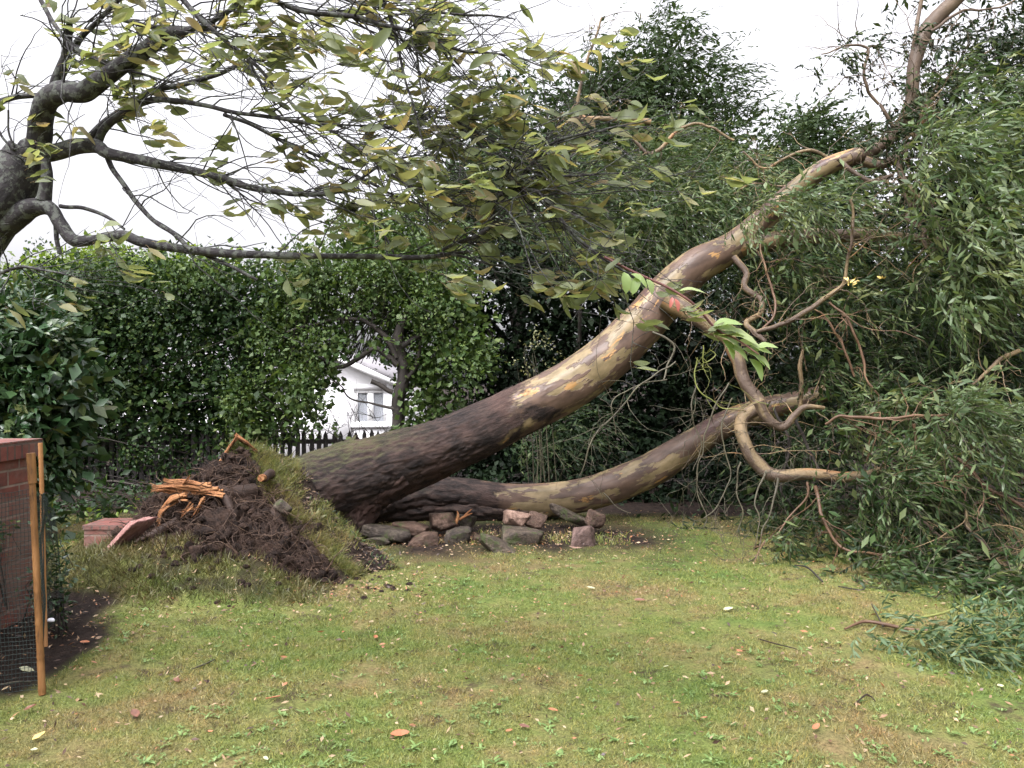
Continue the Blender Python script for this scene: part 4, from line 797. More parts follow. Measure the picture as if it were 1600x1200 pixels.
mb = MB(); n = 1100; a = (34 + rng.random(n) * 40).astype(int); b_ = rng.integers(5, NT, n); p0 = G3[a, b_] + A(0, 0, .012); leaves(mb, p0, nrm(rng.normal(size=(n, 3)) * A(1, 1, .4)), nrm(A(0, -.3, 1) + .5 * rng.normal(size=(n, 3))), .02 + .06 * rng.random(n) ** 2, .01 + .01 * rng.random(n), 'far')
tag(mb.build('bark_debris', M['dark_litter'], tf), kind='stuff')
mb = MB(); n = 150; b_ = rng.integers(50, NT, n); a = (48 + 22 * rng.random(n)).astype(int); p0 = G3[a, b_]; ok = fbm(p0 * 3.5, 2, 12) > .0; p0 = p0[ok] + A(0, 0, .03); n = len(p0); leaves(mb, p0, nrm(rng.normal(size=(n, 3)) + A(0, 0, .9)), nrm(A(0, -.6, 1) + .4 * rng.normal(size=(n, 3))), .03 + .03 * rng.random(n), .012, 'long'); mb.build('weeds', M['privet'], tf)
# roots
def rootline(rows, mt, rough=.3, seg=14, name='root', jit=.03, seed=1, cap=True):
    mb = MB(); limb(mb, rows, 7, seg=seg, step=.012, rough=rough, nscale=16, wscale=.8, jit=jit, seed=seed); return mb.build(name, M[mt], ft, True)
rootline([(320, 772, 16, 7.15), (345, 772, 17, 7.0), (358, 790, 16, 6.9), (364, 815, 14, 6.85), (366, 842, 10, 6.8)], 'root', seed=2)
rootline([(400, 768, 34, 7.3), (370, 772, 30, 7.2), (335, 768, 24, 7.1), (300, 765, 16, 7.05)], 'root', seed=3)
rootline([(425, 800, 26, 7.1), (445, 830, 20, 6.95), (480, 870, 14, 6.75)], 'root', seed=7); rootline([(300, 800, 14, 7.0), (250, 830, 16, 6.9), (200, 860, 12, 6.8)], 'root', seed=8)
rootline([(424, 740, 20, 7.35), (412, 746, 16, 7.16)], 'root', seed=4, rough=.3); rootline([(412, 746, 14, 7.17), (408, 747, 13, 7.1)], 'splinter', name='snapped_root_end', jit=0, rough=.3)
g = np.random.default_rng(8)
def shard(rows, Yv, name='splintered_root', n=5, spread=3, wl=1):
    mb = MB(); n = int(n * 2.2); spread *= 1.15; wl = .62
    for k in range(n):
        r2 = [(a + g.normal(0, spread * .5), b_ + g.normal(0, spread), max(.8, c * wl * (.45 + .5 * g.random())), Yv + g.normal(0, .03)) for a, b_, c in rows]; r2[-1] = (*r2[-1][:2], .6, r2[-1][3]); limb(mb, r2, Yv, seg=5, step=.05, rough=.3, nscale=14, seed=k)
    mb.build(name, M['splinter'], ft)
shard([(340, 768, 12), (300, 764, 12), (265, 762, 7), (238, 764, 2)], 7.0, n=8); shard([(330, 760, 9), (290, 756, 8), (256, 752, 3)], 7.0, n=5); shard([(290, 775, 9), (268, 782, 12), (252, 800, 9), (248, 822, 2)], 6.95, n=7)
shard([(285, 758, 5), (296, 744, 2)], 6.95, n=3, spread=1); shard([(300, 790, 7), (282, 806, 4)], 6.92, n=4); shard([(318, 780, 8), (302, 806, 6)], 6.9, n=4); shard([(350, 775, 8), (320, 770, 8)], 6.95, n=4)
shard([(346, 722, 9), (358, 700, 9), (371, 683, 4)], 7.55, 'broken_root', 5, 1.5); shard([(368, 681, 6), (384, 692, 10), (402, 706, 6)], 7.6, 'broken_root', 6, 1.5)
mb = MB(); n = 1300; a = g.integers(6, int(NV * .62), n); b_ = g.integers(10, NU - 10, n); p0 = G2[a, b_]; tw = grow(p0, n_[a, b_] * .7 + g.normal(0, .8, (n, 3)) + A(-.2, -.2, 0), .1 + .4 * g.random(n) ** 2, 9, .4, (-.1, -.1, -.5), 9)
tubes(mb, tw, (.0015 + .006 * g.random(n) ** 4)[:, None] * np.linspace(1, .3, 9)[None], 4)
n = 90; p0 = np.array([P(250 + 120 * g.random(), 755 + 70 * g.random(), 7.0) for _ in range(n)]); tubes(mb, grow(p0, g.normal(0, 1, (n, 3)) * A(1, .3, 1), .15 + .35 * g.random(n), 9, .3, (0, -.1, -.3), 10), (.003 + .003 * g.random(n))[:, None] * np.linspace(1, .3, 9)[None], 4)
tag(mb.build('fine_roots', M['fine_root'], ft), kind='stuff')

# ================================================================ stones
def stone(c, size, rot, seed, mt, label, name='stone', cuts=9, group='rubble stones below the trunk'):
    g = np.random.default_rng(seed); th = np.linspace(0, 2 * np.pi, 40, endpoint=False)[None]; ph = np.linspace(.01, np.pi - .01, 26)[:, None]
    d = np.stack([np.sin(ph) * np.cos(th), np.sin(ph) * np.sin(th), np.cos(ph) + 0 * th], -1); r = np.full(d.shape[:2], 9.)
    pl = [nrm(A(*x) + g.normal(0, .16, 3)) for x in ((1, 0, 0), (-1, 0, 0), (0, 1, 0), (0, -1, 0), (0, 0, 1), (0, 0, -1))] + [nrm(g.normal(size=3)) for _ in range(cuts)]
    for k, n in enumerate(pl):
        dn = d @ n; dist = 1. if k < 6 else .98 + .3 * g.random(); r = np.minimum(r, np.where(dn > .05, dist / np.maximum(dn, .05), 9))
    v = d * r[..., None] * (1 + .07 * fbm(d * 2.5 + seed, 4, seed)[..., None]) * np.asarray(size) * .5
    cx, cy, cz = (math.cos(a) for a in rot); sx, sy, sz = (math.sin(a) for a in rot)
    Rm = A(cz, -sz, 0, sz, cz, 0, 0, 0, 1).reshape(3, 3) @ A(cy, 0, sy, 0, 1, 0, -sy, 0, cy).reshape(3, 3) @ A(1, 0, 0, 0, cx, -sx, 0, sx, cx).reshape(3, 3)
    v = v @ Rm.T + np.asarray(c); mb = MB(); i = np.arange(25)[:, None]; j = np.arange(40)[None]; j2 = (j + 1) % 40
    mb.add(v.reshape(-1, 3), np.stack([i * 40 + j, (i + 1) * 40 + j, (i + 1) * 40 + j2, i * 40 + j2], -1).reshape(-1, 4))
    o = mb.build(name, M[mt]); return tag(o, label, 'stone', group)
def st(px, py, Y, w_, h, dpt, roty, mt, seed, label, rz=0, rx=0, **kw):
    c = P(px, py + 1.5, Y) + A(0, .12 * math.sin(seed * 2.4), 0); return stone(c, (PX(w_ * .92, Y), dpt * .9, PX(h * (.84 if seed < 30 else 1), Y)), (rx, math.radians(roty), rz), seed, mt, label, **kw)
st(602, 833, 8.0, 82, 20, .3, 10, 'stone_dark', 1, 'long flat dark slab with pale lichened edge, leftmost of the rubble')
st(645, 820, 8.4, 54, 20, .3, 8, 'stone_brown', 2, 'flat brown stone just above and right of the long dark slab')
st(660, 847, 7.9, 50, 26, .25, -22, 'stone_brown', 3, 'low purplish brown stone sloping into the grass right of the long slab')
st(692, 813, 8.5, 40, 32, .25, -4, 'stone_brown', 4, 'squarish upright tan brown stone left of the splintered stump')
st(726, 811, 8.7, 30, 22, .2, 15, 'stone_dark', 5, 'small dark pinkish stone with split wood beside it')
st(712, 841, 8.0, 40, 32, .25, -12, 'stone_dark', 6, 'blackish mossy stone with a lit lichen patch in the middle of the rubble')
st(779, 851, 7.8, 70, 24, .2, 32, 'stone_grey', 7, 'grey slab tilted diagonally down to the right in the grass')
st(808, 809, 8.5, 38, 24, .25, 6, 'stone_pink', 8, 'pale pink block sitting on top of the mossy boulder', cuts=4)
st(837, 813, 8.5, 26, 30, .2, 20, 'stone_brown', 9, 'ochre brown stone leaning against the pale pink block')
st(815, 836, 8.2, 66, 34, .35, 4, 'stone_grey', 10, 'broad mossy boulder under the pale pink block')
st(893, 808, 8.8, 80, 16, .2, 26, 'stone_grey', 11, 'long brown grey slab lying diagonally below the lower stem')
st(929, 808, 8.7, 30, 26, .22, 35, 'stone_brown', 12, 'reddish brown angular stone at the right end of the rubble')
st(911, 839, 8.0, 36, 42, .25, -6, 'stone_purple', 13, 'upright purple grey stone with pale front edge standing alone at right', cuts=6)
st(906, 859, 7.75, 44, 6, .2, 3, 'stone_pink', 14, 'thin flat reddish flake lying in front of the upright purple stone')
st(752, 838, 8.3, 26, 12, .2, 6, 'stone_brown', 15, 'little reddish stone between the black mossy stone and the diagonal slab')
st(592, 845, 7.9, 30, 14, .2, -5, 'stone_dark', 16, 'small dark stone half buried below the long flat slab')
# tufts of grass and weeds between the stones
mb = MB(); n = 2200; cx = rng.uniform(-1.9, 1.2, n); cy = 7.95 + .75 * rng.random(n); p3 = np.stack([cx, cy, cx * 0], -1); ok = fbm(p3 * 4, 3, 55) > .08; cx, cy = cx[ok], cy[ok]; n = len(cx)
leaves(mb, np.stack([cx, cy, ground_h(cx, cy)], -1), nrm(A(0, 0, 1) + rng.normal(0, .5, (n, 3))), rdir(n), .03 + .07 * rng.random(n) ** 2, .006, 'blade'); tag(mb.build('grass_tufts', M['grass']), 'loose grass tufts growing up between the rubble stones', 'grass', kind='stuff')
# splintered stump beside the stones
sp = thing('wood_splinters', 'pale split wood splinters sticking up among the stones', 'splinters', P(720, 812, 8.55)); 
mb = MB()
for rows in ([(712, 818, 6), (716, 806, 5), (714, 798, 1)], [(724, 808, 3), (732, 800, 3), (738, 795, .8)], [(718, 812, 4), (728, 806, 4), (738, 802, 1)]): limb(mb, rows, 8.5, seg=5, step=.03, rough=.3, nscale=14)
mb.build('splinter', M['splinter'], sp)
# broken paving by the root plate
st(197, 845, 6.62, 118, 12, .4, -46, 'slab_pink', 31, 'pinkish paving slab pushed up on edge against the left of the root plate', name='paving_slab', group='broken paving by the root plate', cuts=3)
st(238, 868, 6.42, 40, 34, .12, -20, 'slab', 32, 'grey concrete block half buried in the heaped turf at left', name='paving_slab', group='broken paving by the root plate', cuts=4)
st(446, 790, 7.02, 26, 14, .1, 38, 'stone_grey', 33, 'flat grey stone held in the soil just under the turf edge', name='stone', group='stones in the root soil', cuts=5)

# ================================================================ brick structures
def brick_box(mb, x0, x1, y0, y1, z0, z1):
    for (vs, uvf) in ((((x0, y0, z0), (x1, y0, z0), (x1, y0, z1), (x0, y0, z1)), lambda p: (p[0], p[2], 0)), (((x1, y0, z0), (x1, y1, z0), (x1, y1, z1), (x1, y0, z1)), lambda p: (p[1], p[2], 0)),
                      (((x1, y1, z0), (x0, y1, z0), (x0, y1, z1), (x1, y1, z1)), lambda p: (p[0], p[2], 0)), (((x0, y1, z0), (x0, y0, z0), (x0, y0, z1), (x0, y1, z1)), lambda p: (p[1], p[2], 0)),
                      (((x0, y0, z1), (x1, y0, z1), (x1, y1, z1), (x0, y1, z1)), lambda p: (p[1], p[0], 0))):
        v = A(*vs).reshape(4, 3); mb.add(v, [(0, 1, 2, 3)], None, A(*[uvf(p) for p in v]).reshape(4, 3))
bw = thing('brick_wall', 'old red brick wall with brick coping at the left edge of the photo', 'wall', (-3.4, 5.0, 0))
mb = MB(); brick_box(mb, -3.55, -3.31, 2.2, 5.55, -.05, 1.10); mb.build('brickwork', M['brick'], bw)
mb = MB(); brick_box(mb, -3.58, -3.28, 2.2, 5.62, 1.102, 1.22); cp = mb.build('coping', M['coping'], bw); bv = cp.modifiers.new('b', 'BEVEL'); bv.width = .008
bp = thing('brick_pier', 'short red brick pier with flat top behind the pinkish paving slab', 'pier', P(172, 880, 7.5) * A(1, 1, 0))
mb = MB(); c = P(172, 0, 7.5)[0]; brick_box(mb, c - .19, c + .22, 7.4, 7.78, -.02, .26); mb.build('brickwork', M['brick'], bp)
mb = MB(); brick_box(mb, c - .2, c + .23, 7.388, 7.795, .262, .30); mb.build('cap', M['coping'], bp)
iv = thing('creeper', 'little pale green creeper sprouting behind the brick pier', 'plant', P(190, 840, 7.9)); mb = MB(); leafy(mb, [(205, 805, 25, 22, 7.9, .15), (165, 815, 20, 12, 7.9, .15, .6)], 60, .05, .04, 'broad', 5, .04); mb.build('foliage', M['bright'], iv)

# ================================================================ canes and netting
def cane(rows, mt, label, rad=1.):
    o = thing('bamboo_cane', label, 'cane', P(*rows[-1][:2], rows[-1][3]), 'bamboo canes holding the netting'); mb = MB(); q = smooth_path([[*P(a, b_, Y), PX(w_, Y) / 2] for a, b_, w_, Y in rows], .012)
    s = np.concatenate([[0], np.cumsum(np.linalg.norm(np.diff(q[:, :3], axis=0), axis=1))]); ph = (s % .17) / .17; q[:, 3] *= 1 + .1 * np.exp(-((ph - .5) / .05) ** 2) - .05 * np.exp(-((ph - .58) / .04) ** 2); tube(mb, q, 16, .03); mb.build('pole', M[mt], o, True); return o
c1 = cane([(50, 745, 9.5, 4.2), (55, 850, 10, 4.2), (60, 960, 10.5, 4.19), (66, 1085, 11, 4.18)], 'bamboo', 'weathered orange bamboo cane nearest the camera with a thicker sleeve at its top')
mb = MB(); tube(mb, smooth_path([[*P(48, 708, 4.2), PX(13, 4.2) / 2], [*P(51, 755, 4.2), PX(12.5, 4.2) / 2]], .02), 16, .04); mb.build('sleeve', M['bamboo'], c1, True)
c2 = cane([(63, 692, 6.5, 4.9), (66, 790, 6.5, 4.9), (70, 975, 7, 4.9), (71, 1010, 7, 4.9)], 'bamboo_pale', 'thinner pale cane standing behind the orange one at the wall end')
nw = thing('garden_netting', 'dark green plastic netting sagging between the canes and the wall', 'netting', P(60, 1070, 4.3))
def netsheet(corner_top, corner_bot, wdt, hgt, seed):
    mb = MB(); g = np.random.default_rng(seed); t0, t1 = corner_top; b0, b1 = corner_bot; nc, nr = int(wdt / .022), int(hgt / .022)
    def pt(u_, v_):
        p = (t0 * (1 - u_)[..., None] + t1 * u_[..., None]) * (1 - v_)[..., None] + (b0 * (1 - u_)[..., None] + b1 * u_[..., None]) * v_[..., None]
        return p + .035 * np.stack([fbm(p * 3 + k * 7, 3, seed + k) for k in range(3)], -1)
    vv = np.linspace(0, 1, 30); P1 = pt(np.linspace(0, 1, nc)[:, None] + 0 * vv[None], vv[None] + 0 * np.zeros((nc, 1))); tubes(mb, P1, np.full((nc, 30), .0016), 3)
    uu = np.linspace(0, 1, 20); P2 = pt(uu[None] + 0 * np.zeros((nr, 1)), np.linspace(0, 1, nr)[:, None] + 0 * uu[None]); tubes(mb, P2, np.full((nr, 20), .0016), 3)
    return mb
netsheet((P(50, 765, 4.22), P(-60, 780, 4.3)), (P(66, 1075, 4.2), P(-60, 1090, 4.2)), .5, 1.0, 3).build('net_panel', M['net'], nw)
netsheet((P(50, 765, 4.22), P(66, 770, 4.9)), (P(66, 1070, 4.2), P(71, 985, 4.9)), .7, 1.0, 5).build('net_panel', M['net'], nw)
netsheet((P(66, 770, 4.9), P(88, 800, 5.5)), (P(71, 985, 4.9), P(100, 965, 5.5)), .6, .85, 6).build('net_panel', M['net'], nw)
shrub('netted_shrub', 'blue green bush pressed behind the netting beside the cane', 'bush', [(80, 900, 18, 60, 5.1, .25, 1), (84, 820, 12, 40, 5.1, .2, .6), (78, 960, 20, 25, 5.1, .2)], [P(78, 990, 5.1) * A(1, 1, 0)], M['laurel'], 500, .045, .02, 8, .006, cluster=7, spread=.03, inner=False)
shrub('creeping_plant', 'small green leafy plant inside the netting against the brick wall', 'plant', [(5, 830, 34, 26, 4.7, .1, .8), (35, 825, 18, 18, 4.7, .1, .6), (-30, 840, 30, 50, 4.7, .1)], [P(-20, 960, 4.7)], M['privet'], 400, .045, .03, 8, .004, cluster=6, spread=.03, inner=False)
mb = MB(); blob(mb, P(80, 969, 4.9), (.022, .02, .012), 4); tag(mb.build('paper_scrap', M['white_scrap']), 'crumpled white scrap on the soil beside the canes', 'scrap')

# ================================================================ cherry tree in the foreground
ch = thing('cherry_tree', 'windblown cherry tree reaching in from the left with lichened limbs over the lawn', 'tree', A(-3.6, 4.1, 0))
mb = MB(); limb(mb, [(-330, 1500, 190, 3.9), (-250, 900, 150, 3.9), (-130, 480, 125, 3.9), (-20, 335, 100, 3.9), (18, 285, 78, 3.9), (45, 235, 58, 3.9)], 3.9, seg=48, step=.02, rough=.22, nscale=9, seed=41); mb.build('trunk', M['cherry_bark'], ch, True)
CB = [ # rows, Y0, Y1, number of twigs, number of leaves per twig
 ([(30, 262, 50), (58, 225, 36), (62, 190, 34), (72, 160, 34), (95, 143, 34), (130, 142, 30), (170, 115, 28), (220, 82, 26), (262, 55, 24), (290, 48, 16), (320, 38, 9), (370, 10, 6), (430, -30, 4)], 3.9, 3.3, 34),
 ([(82, 155, 26), (90, 120, 20), (103, 85, 15), (108, 50, 12), (110, 28, 8)], 3.85, 3.7, 10), ([(100, 95, 11), (130, 60, 9), (160, 28, 7), (190, 0, 6), (240, -40, 4)], 3.8, 3.5, 14),
 ([(40, 235, 40), (80, 238, 26), (120, 230, 24), (152, 228, 22), (170, 240, 18), (220, 250, 16), (270, 262, 14), (310, 270, 13), (350, 280, 11), (400, 295, 10), (460, 302, 8), (520, 300, 7), (560, 280, 5), (600, 255, 4), (650, 240, 3)], 3.9, 3.4, 44),
 ([(150, 228, 14), (162, 200, 13), (190, 178, 12), (225, 162, 10), (260, 158, 9), (320, 165, 8), (370, 175, 7), (440, 186, 6), (520, 196, 4), (600, 200, 3)], 3.85, 3.3, 36),
 ([(140, 215, 14), (165, 190, 12), (200, 165, 10), (240, 140, 9), (290, 130, 8), (340, 118, 8), (380, 100, 7), (420, 92, 5), (480, 70, 3)], 3.95, 3.9, 24),
 ([(162, 240, 9), (178, 270, 8), (210, 310, 8), (240, 345, 7), (280, 372, 7), (300, 388, 6)], 3.85, 3.6, 5),
 ([(10, 345, 54), (50, 325, 32), (78, 325, 24), (95, 350, 22), (115, 375, 20), (150, 374, 15), (190, 368, 15), (225, 380, 14), (290, 390, 13), (350, 396, 12), (430, 398, 11), (520, 401, 10), (600, 403, 9), (650, 402, 8), (692, 398, 6), (740, 392, 3)], 3.9, 3.5, 9),
 ([(325, 398, 7), (360, 415, 6), (402, 438, 5)], 3.7, 3.65, 0), ([(88, 340, 10), (88, 370, 8), (93, 395, 7)], 3.85, 3.85, 0), ([(70, 315, 22), (76, 280, 17), (74, 250, 12)], 3.85, 3.85, 2),
 ([(95, 322, 7), (140, 330, 6), (170, 345, 5), (194, 362, 4)], 3.85, 3.75, 2),
 ([(65, 0, 8), (90, 45, 7), (130, 85, 7), (180, 105, 6), (230, 120, 4), (270, 130, 3)], 3.7, 3.5, 14), ([(-20, 160, 10), (30, 152, 9), (80, 150, 9)], 4.0, 3.9, 6), ([(0, 200, 4), (25, 235, 4), (10, 170, 3)], 3.8, 3.8, 6),
 ([(180, 30, 8), (240, 42, 8), (300, 45, 8), (340, 42, 6)], 3.6, 3.5, 8), ([(270, -20, 9), (320, 30, 8), (370, 75, 7), (420, 125, 6), (480, 180, 5), (560, 230, 4), (640, 290, 3)], 3.4, 3.2, 34),
 ([(370, 60, 5), (400, 110, 5), (430, 160, 4)], 3.5, 3.4, 6), ([(350, 180, 6), (420, 205, 6), (480, 238, 5), (540, 270, 5), (600, 300, 4), (660, 320, 3)], 3.7, 3.6, 26),
 ([(400, -10, 9), (470, 18, 8), (540, 28, 8), (600, 42, 7), (660, 56, 6), (720, 78, 5), (790, 90, 4), (850, 108, 2)], 3.3, 3.1, 44),
 ([(480, -20, 7), (560, 10, 6), (640, 15, 5), (720, 20, 4), (800, 30, 2)], 3.4, 3.2, 28), ([(600, -10, 6), (618, 60, 5), (630, 120, 4), (650, 190, 3), (660, 230, 2)], 3.3, 3.2, 20),
 ([(640, 20, 5), (650, 90, 4), (668, 150, 3), (690, 200, 2)], 3.3, 3.2, 16), ([(560, 195, 5), (620, 196, 5), (680, 180, 4), (740, 200, 4), (800, 230, 3), (860, 240, 2)], 3.4, 3.2, 34),
 ([(690, 395, 5), (740, 375, 8), (765, 355, 9), (770, 325, 8), (782, 298, 7)], 3.4, 3.3, 14), ([(782, 310, 7), (812, 290, 9), (832, 264, 8), (850, 240, 6), (885, 215, 4), (935, 200, 3)], 3.3, 3.2, 20),
 ([(812, 290, 7), (845, 283, 5), (885, 280, 4), (935, 275, 3), (985, 268, 2)], 3.3, 3.2, 15), ([(690, 180, 4), (735, 215, 5), (780, 260, 6), (812, 290, 8), (836, 295, 7), (862, 325, 6), (895, 362, 5), (945, 402, 4), (985, 425, 3.5)], 3.3, 3.15, 36),
 ([(580, 250, 4), (620, 280, 5), (700, 320, 5), (760, 350, 5), (800, 380, 4), (850, 400, 3)], 3.5, 3.4, 36), ([(690, 220, 5), (676, 250, 4), (668, 300, 4), (666, 345, 3)], 3.3, 3.3, 10),
 ([(580, 330, 4), (600, 370, 4), (615, 400, 3)], 3.7, 3.6, 2), ([(-10, 430, 6), (30, 415, 5), (70, 420, 4), (110, 430, 2)], 3.5, 3.3, 14), ([(690, 395, 5), (740, 405, 4), (800, 415, 3), (860, 430, 2)], 3.45, 3.3, 14),
]
WIND = A(.85, -.05, -.12)
for k, (rows, Y0, Y1, nt_) in enumerate(CB):
    mb = MB(); g = np.random.default_rng(500 + k); q = limb(mb, rows, Y0, Y1, seg=16 if rows[0][2] > 15 else 8, step=.015, rough=.24, nscale=16, jit=.014 if rows[0][2] > 9 else .03, seed=60 + k)
    pts = []
    if nt_:
        n = nt_; lo = int(len(q) * (.25 if rows[0][2] > 14 else .05)); idx = g.integers(lo, len(q), n); tn = nrm(np.gradient(q[:, :3], axis=0))[idx]
        tw = grow(q[idx, :3], tn * .7 + nrm(g.normal(size=(n, 3))) * .8 + A(.25, 0, .0), .18 + .42 * g.random(n), 8, .3, (.5, 0, -.12), 500 + k); tubes(mb, tw, np.minimum(q[idx, 3] * .45, .004)[:, None] * np.linspace(1, .4, 8)[None], 5)
        n2 = n * 2; a = g.integers(0, n, n2); b_ = g.integers(2, 8, n2); tw2 = grow(tw[a, b_], nrm(g.normal(size=(n2, 3))) + A(.7, 0, 0), .08 + .18 * g.random(n2), 6, .25, (.5, 0, -.1), 700 + k); tubes(mb, tw2, np.full((n2, 1), .0015) * np.linspace(1, .5, 6)[None], 4)
        pts = [tw[:, 7], tw[:, 5], tw2[:, 5], tw2[:, 3]]
    bo = mb.build('branch', M['cherry_bark'], ch, True)
    if nt_:
        tip = np.concatenate(pts); m_ = tip.shape[0]; pxx = tip[:, 0] / tip[:, 1] * F + 800; pyy = 600 - (tip[:, 2] - CAM_H) / tip[:, 1] * F
        dens = np.where(pxx > 560, .72, np.where(pxx > 380, .8, .8)); dens = np.where((pxx < 420) & (pyy > 290), dens * .3, dens); dens = np.where((pxx > 1000) | ((pxx > 700) & (pyy < 60)), dens * .25, dens); cnt = g.poisson(dens * .25) ; cnt = cnt * g.integers(2, 6, m_); idx = np.repeat(np.arange(m_), cnt); n = len(idx)
        if n:
            p0 = tip[idx] + g.normal(0, .018, (n, 3)); cd = g.normal(0, .2, (m_, 3))[idx]; d = nrm(WIND + cd + g.normal(0, .2, (n, 3))); L = .055 + .05 * g.random(n); mb = MB(); st_ = p0 + d * .018
            tubes(mb, np.stack([p0, (p0 + st_) / 2 + A(0, 0, .003), st_], 1), np.full((n, 3), .0009), 3, np.full(n, .95))
            leaves(mb, st_, d + g.normal(0, .1, (n, 3)), nrm(A(0, -.45, 1) + g.normal(0, .6, (n, 3))), L, L * (.34 + .16 * g.random(n)), 'broad', g.random(n) ** 1.4 * .95, curl=g.normal(-.8, 2.6, n)); mb.build('leaves', M['cherry_leaf'], bo, True)
# near twig hanging in front of the trunk, with its bunch of pale leaves
mb = MB(); q = limb(mb, [(945, 402, 4), (1000, 430, 4), (1045, 452, 4), (1085, 478, 4), (1120, 515, 4), (1150, 530, 3), (1185, 555, 2)], 3.15, 3.0, seg=8, step=.02, rough=.08, jit=.01)
tw_o = mb.build('branch', M['red_twig'], ch, True); mb = MB()
def lf(px, py, ang, L, rnd, wd=.52, tilt=.4):
    p = P(px, py, 3.05)[None]; a = math.radians(ang); d = A(math.cos(a), -.15, -math.sin(a))[None]; leaves(mb, p, d, A(.1, -.8 + tilt, .7)[None], PX(L, 3.05), PX(L * wd, 3.05), 'broad', A(rnd))
for a in ((1112, 512, -8, 46, .5), (1118, 515, 10, 44, .8), (1112, 522, 25, 48, .3), (1125, 522, 15, 60, .95), (1135, 540, 35, 40, .4), (1150, 535, 18, 46, .8), (1158, 545, 35, 44, .5), (1170, 560, 60, 40, .2), (1165, 548, 5, 40, .6), (1178, 556, 40, 32, .7),
          (1060, 455, 2, 40, .9, .3), (975, 425, 85, 34, .5), (998, 432, 110, 30, .3), (985, 428, 40, 34, .6), (1010, 436, 70, 26, .7), (1128, 530, 60, 36, .3), (1180, 545, -5, 34, .6)): lf(*a)
mb.build('leaves', M['sprig_leaf'], tw_o); mb = MB(); lf(1054, 466, 75, 22, .9, .4); lf(1051, 464, 105, 18, .9, .35); M['red_leaf'] = leafmat('red_leaf', [(.3, .08, .07), (.4, .12, .1)], .45, .3); mb.build('red_leaf', M['red_leaf'], tw_o)

# yellow torn leaves on the fallen crown
mb = MB(); n = 9; p0 = np.array([P(1322 + 16 * rng.random(), 436 + 14 * rng.random(), 7.4) for _ in range(n)]); leaves(mb, p0, A(.7, 0, .3) + rng.normal(0, .5, (n, 3)), rdir(n), .06, .018, 'long'); p0 = P(1378, 435, 7.4)[None].repeat(3, 0); leaves(mb, p0, rdir(3), rdir(3), .05, .025, 'long')
mb.build('yellow_leaves', M['fallen_leaf_yellow'], ft)

# ================================================================ severed branch lying on the lawn
sb = thing('severed_branch', 'broken leafy eucalyptus branch lying alone on the lawn at right', 'branch', P(1330, 985, 5.2) * A(1, 1, 0))
def gl(px, py, w_, up=0.):
    Y = CAM_H * F / (py - 600); p = P(px, py, Y); return [p[0], p[1], ground_h(p[0], p[1]) + PX(w_, Y) / 2 + up, PX(w_, Y) / 2]
for rows, mt in (([(1320, 986, 3, .01), (1350, 979, 5, .02), (1385, 984, 6, .02), (1415, 990, 6, .02), (1450, 995, 4, .03), (1490, 996, 3, .05)], 'pink_twig'), ([(1410, 990, 4, .03), (1430, 980, 4, .05), (1480, 976, 4, .08), (1530, 962, 3, .12), (1570, 956, 2.5, .16)], 'green_stem'),
                 ([(1420, 992, 3, .02), (1460, 998, 3, .03), (1530, 1006, 3, .05), (1590, 1012, 2, .05), (1640, 1020, 2, .05)], 'green_stem'), ([(1380, 985, 3, .02), (1370, 970, 2, .04), (1362, 960, 1.5, .07)], 'dark_bark')):
    mb = MB(); tube(mb, smooth_path([gl(*r_) for r_ in rows], .03), 7, .08); mb.build('stem', M[mt], sb, True)
mb = MB(); mbt = MB()
sprays(mb, mbt, [(1490, 1008, 40, 14, 4.62, .16, 1), (1560, 998, 60, 22, 4.7, .2, 1.2), (1610, 990, 50, 26, 4.75, .2, 1.2), (1540, 975, 50, 10, 4.95, .15, .8), (1390, 998, 40, 8, 4.85, .12, .8), (1375, 970, 20, 8, 5.1, .06, .5), (1560, 1018, 70, 10, 4.5, .14, 1.2), (1430, 1004, 40, 10, 4.7, .12, 1), (1480, 990, 50, 12, 4.75, .14, 1), (1600, 970, 50, 14, 4.9, .16, 1), (1350, 990, 20, 8, 4.9, .08, 1), (1460, 1012, 40, 8, 4.6, .1, 1.2), (1500, 1024, 50, 6, 4.55, .1, 1.2)], 420, slen=.2, K=9, L=.075, W=.016, droop=(.1, 0, -.3), wind=(.3, -.1, 0), gap=-9)
M['blue_leaf'] = leafmat('blue_green_leaf', [(.025, .055, .02), (.05, .09, .038), (.085, .13, .065), (.15, .19, .11)], .45, .15, .3); mb.build('foliage', M['blue_leaf'], sb); tag(mbt.build('twigs', M['green_stem'], sb), kind='stuff')

# sticks and single leaves on the grass
def stick(rows, mt, label):
    mb = MB(); tube(mb, smooth_path([gl(*r_) for r_ in rows], .02), 6, .15, 12); tag(mb.build('stick', M[mt], smooth=True), label, 'stick', 'sticks on the grass')
stick([(1242, 888, 2, .03), (1262, 895, 3, .04), (1285, 914, 3, .02)], 'dark_bark', 'dark curved twig on the grass before the edge of the fallen crown')
stick([(1310, 920, 2, .01), (1345, 928, 2, .02), (1352, 925, 1.5, .03)], 'dark_bark', 'thin dark twig nearest the sprawling crown foliage')
stick([(1185, 1002, 2, .01), (1210, 1012, 2, .02), (1245, 1018, 1.5, .01)], 'root', 'thin brown twig in the open lawn left of the severed branch')
stick([(1335, 1112, 2, .01), (1355, 1102, 3, .03), (1368, 1106, 2, .01)], 'root', 'little forked brown twig at lower right of the lawn')
stick([(300, 1045, 2, .01), (320, 1038, 3, .01), (335, 1030, 2, .01)], 'twig', 'pale snapped stick on the greenest grass at left')
stick([(0, 1072, 3, .01), (25, 1070, 3, .02), (48, 1066, 2, .01)], 'twig', 'pale stick on the soil bed by the canes')
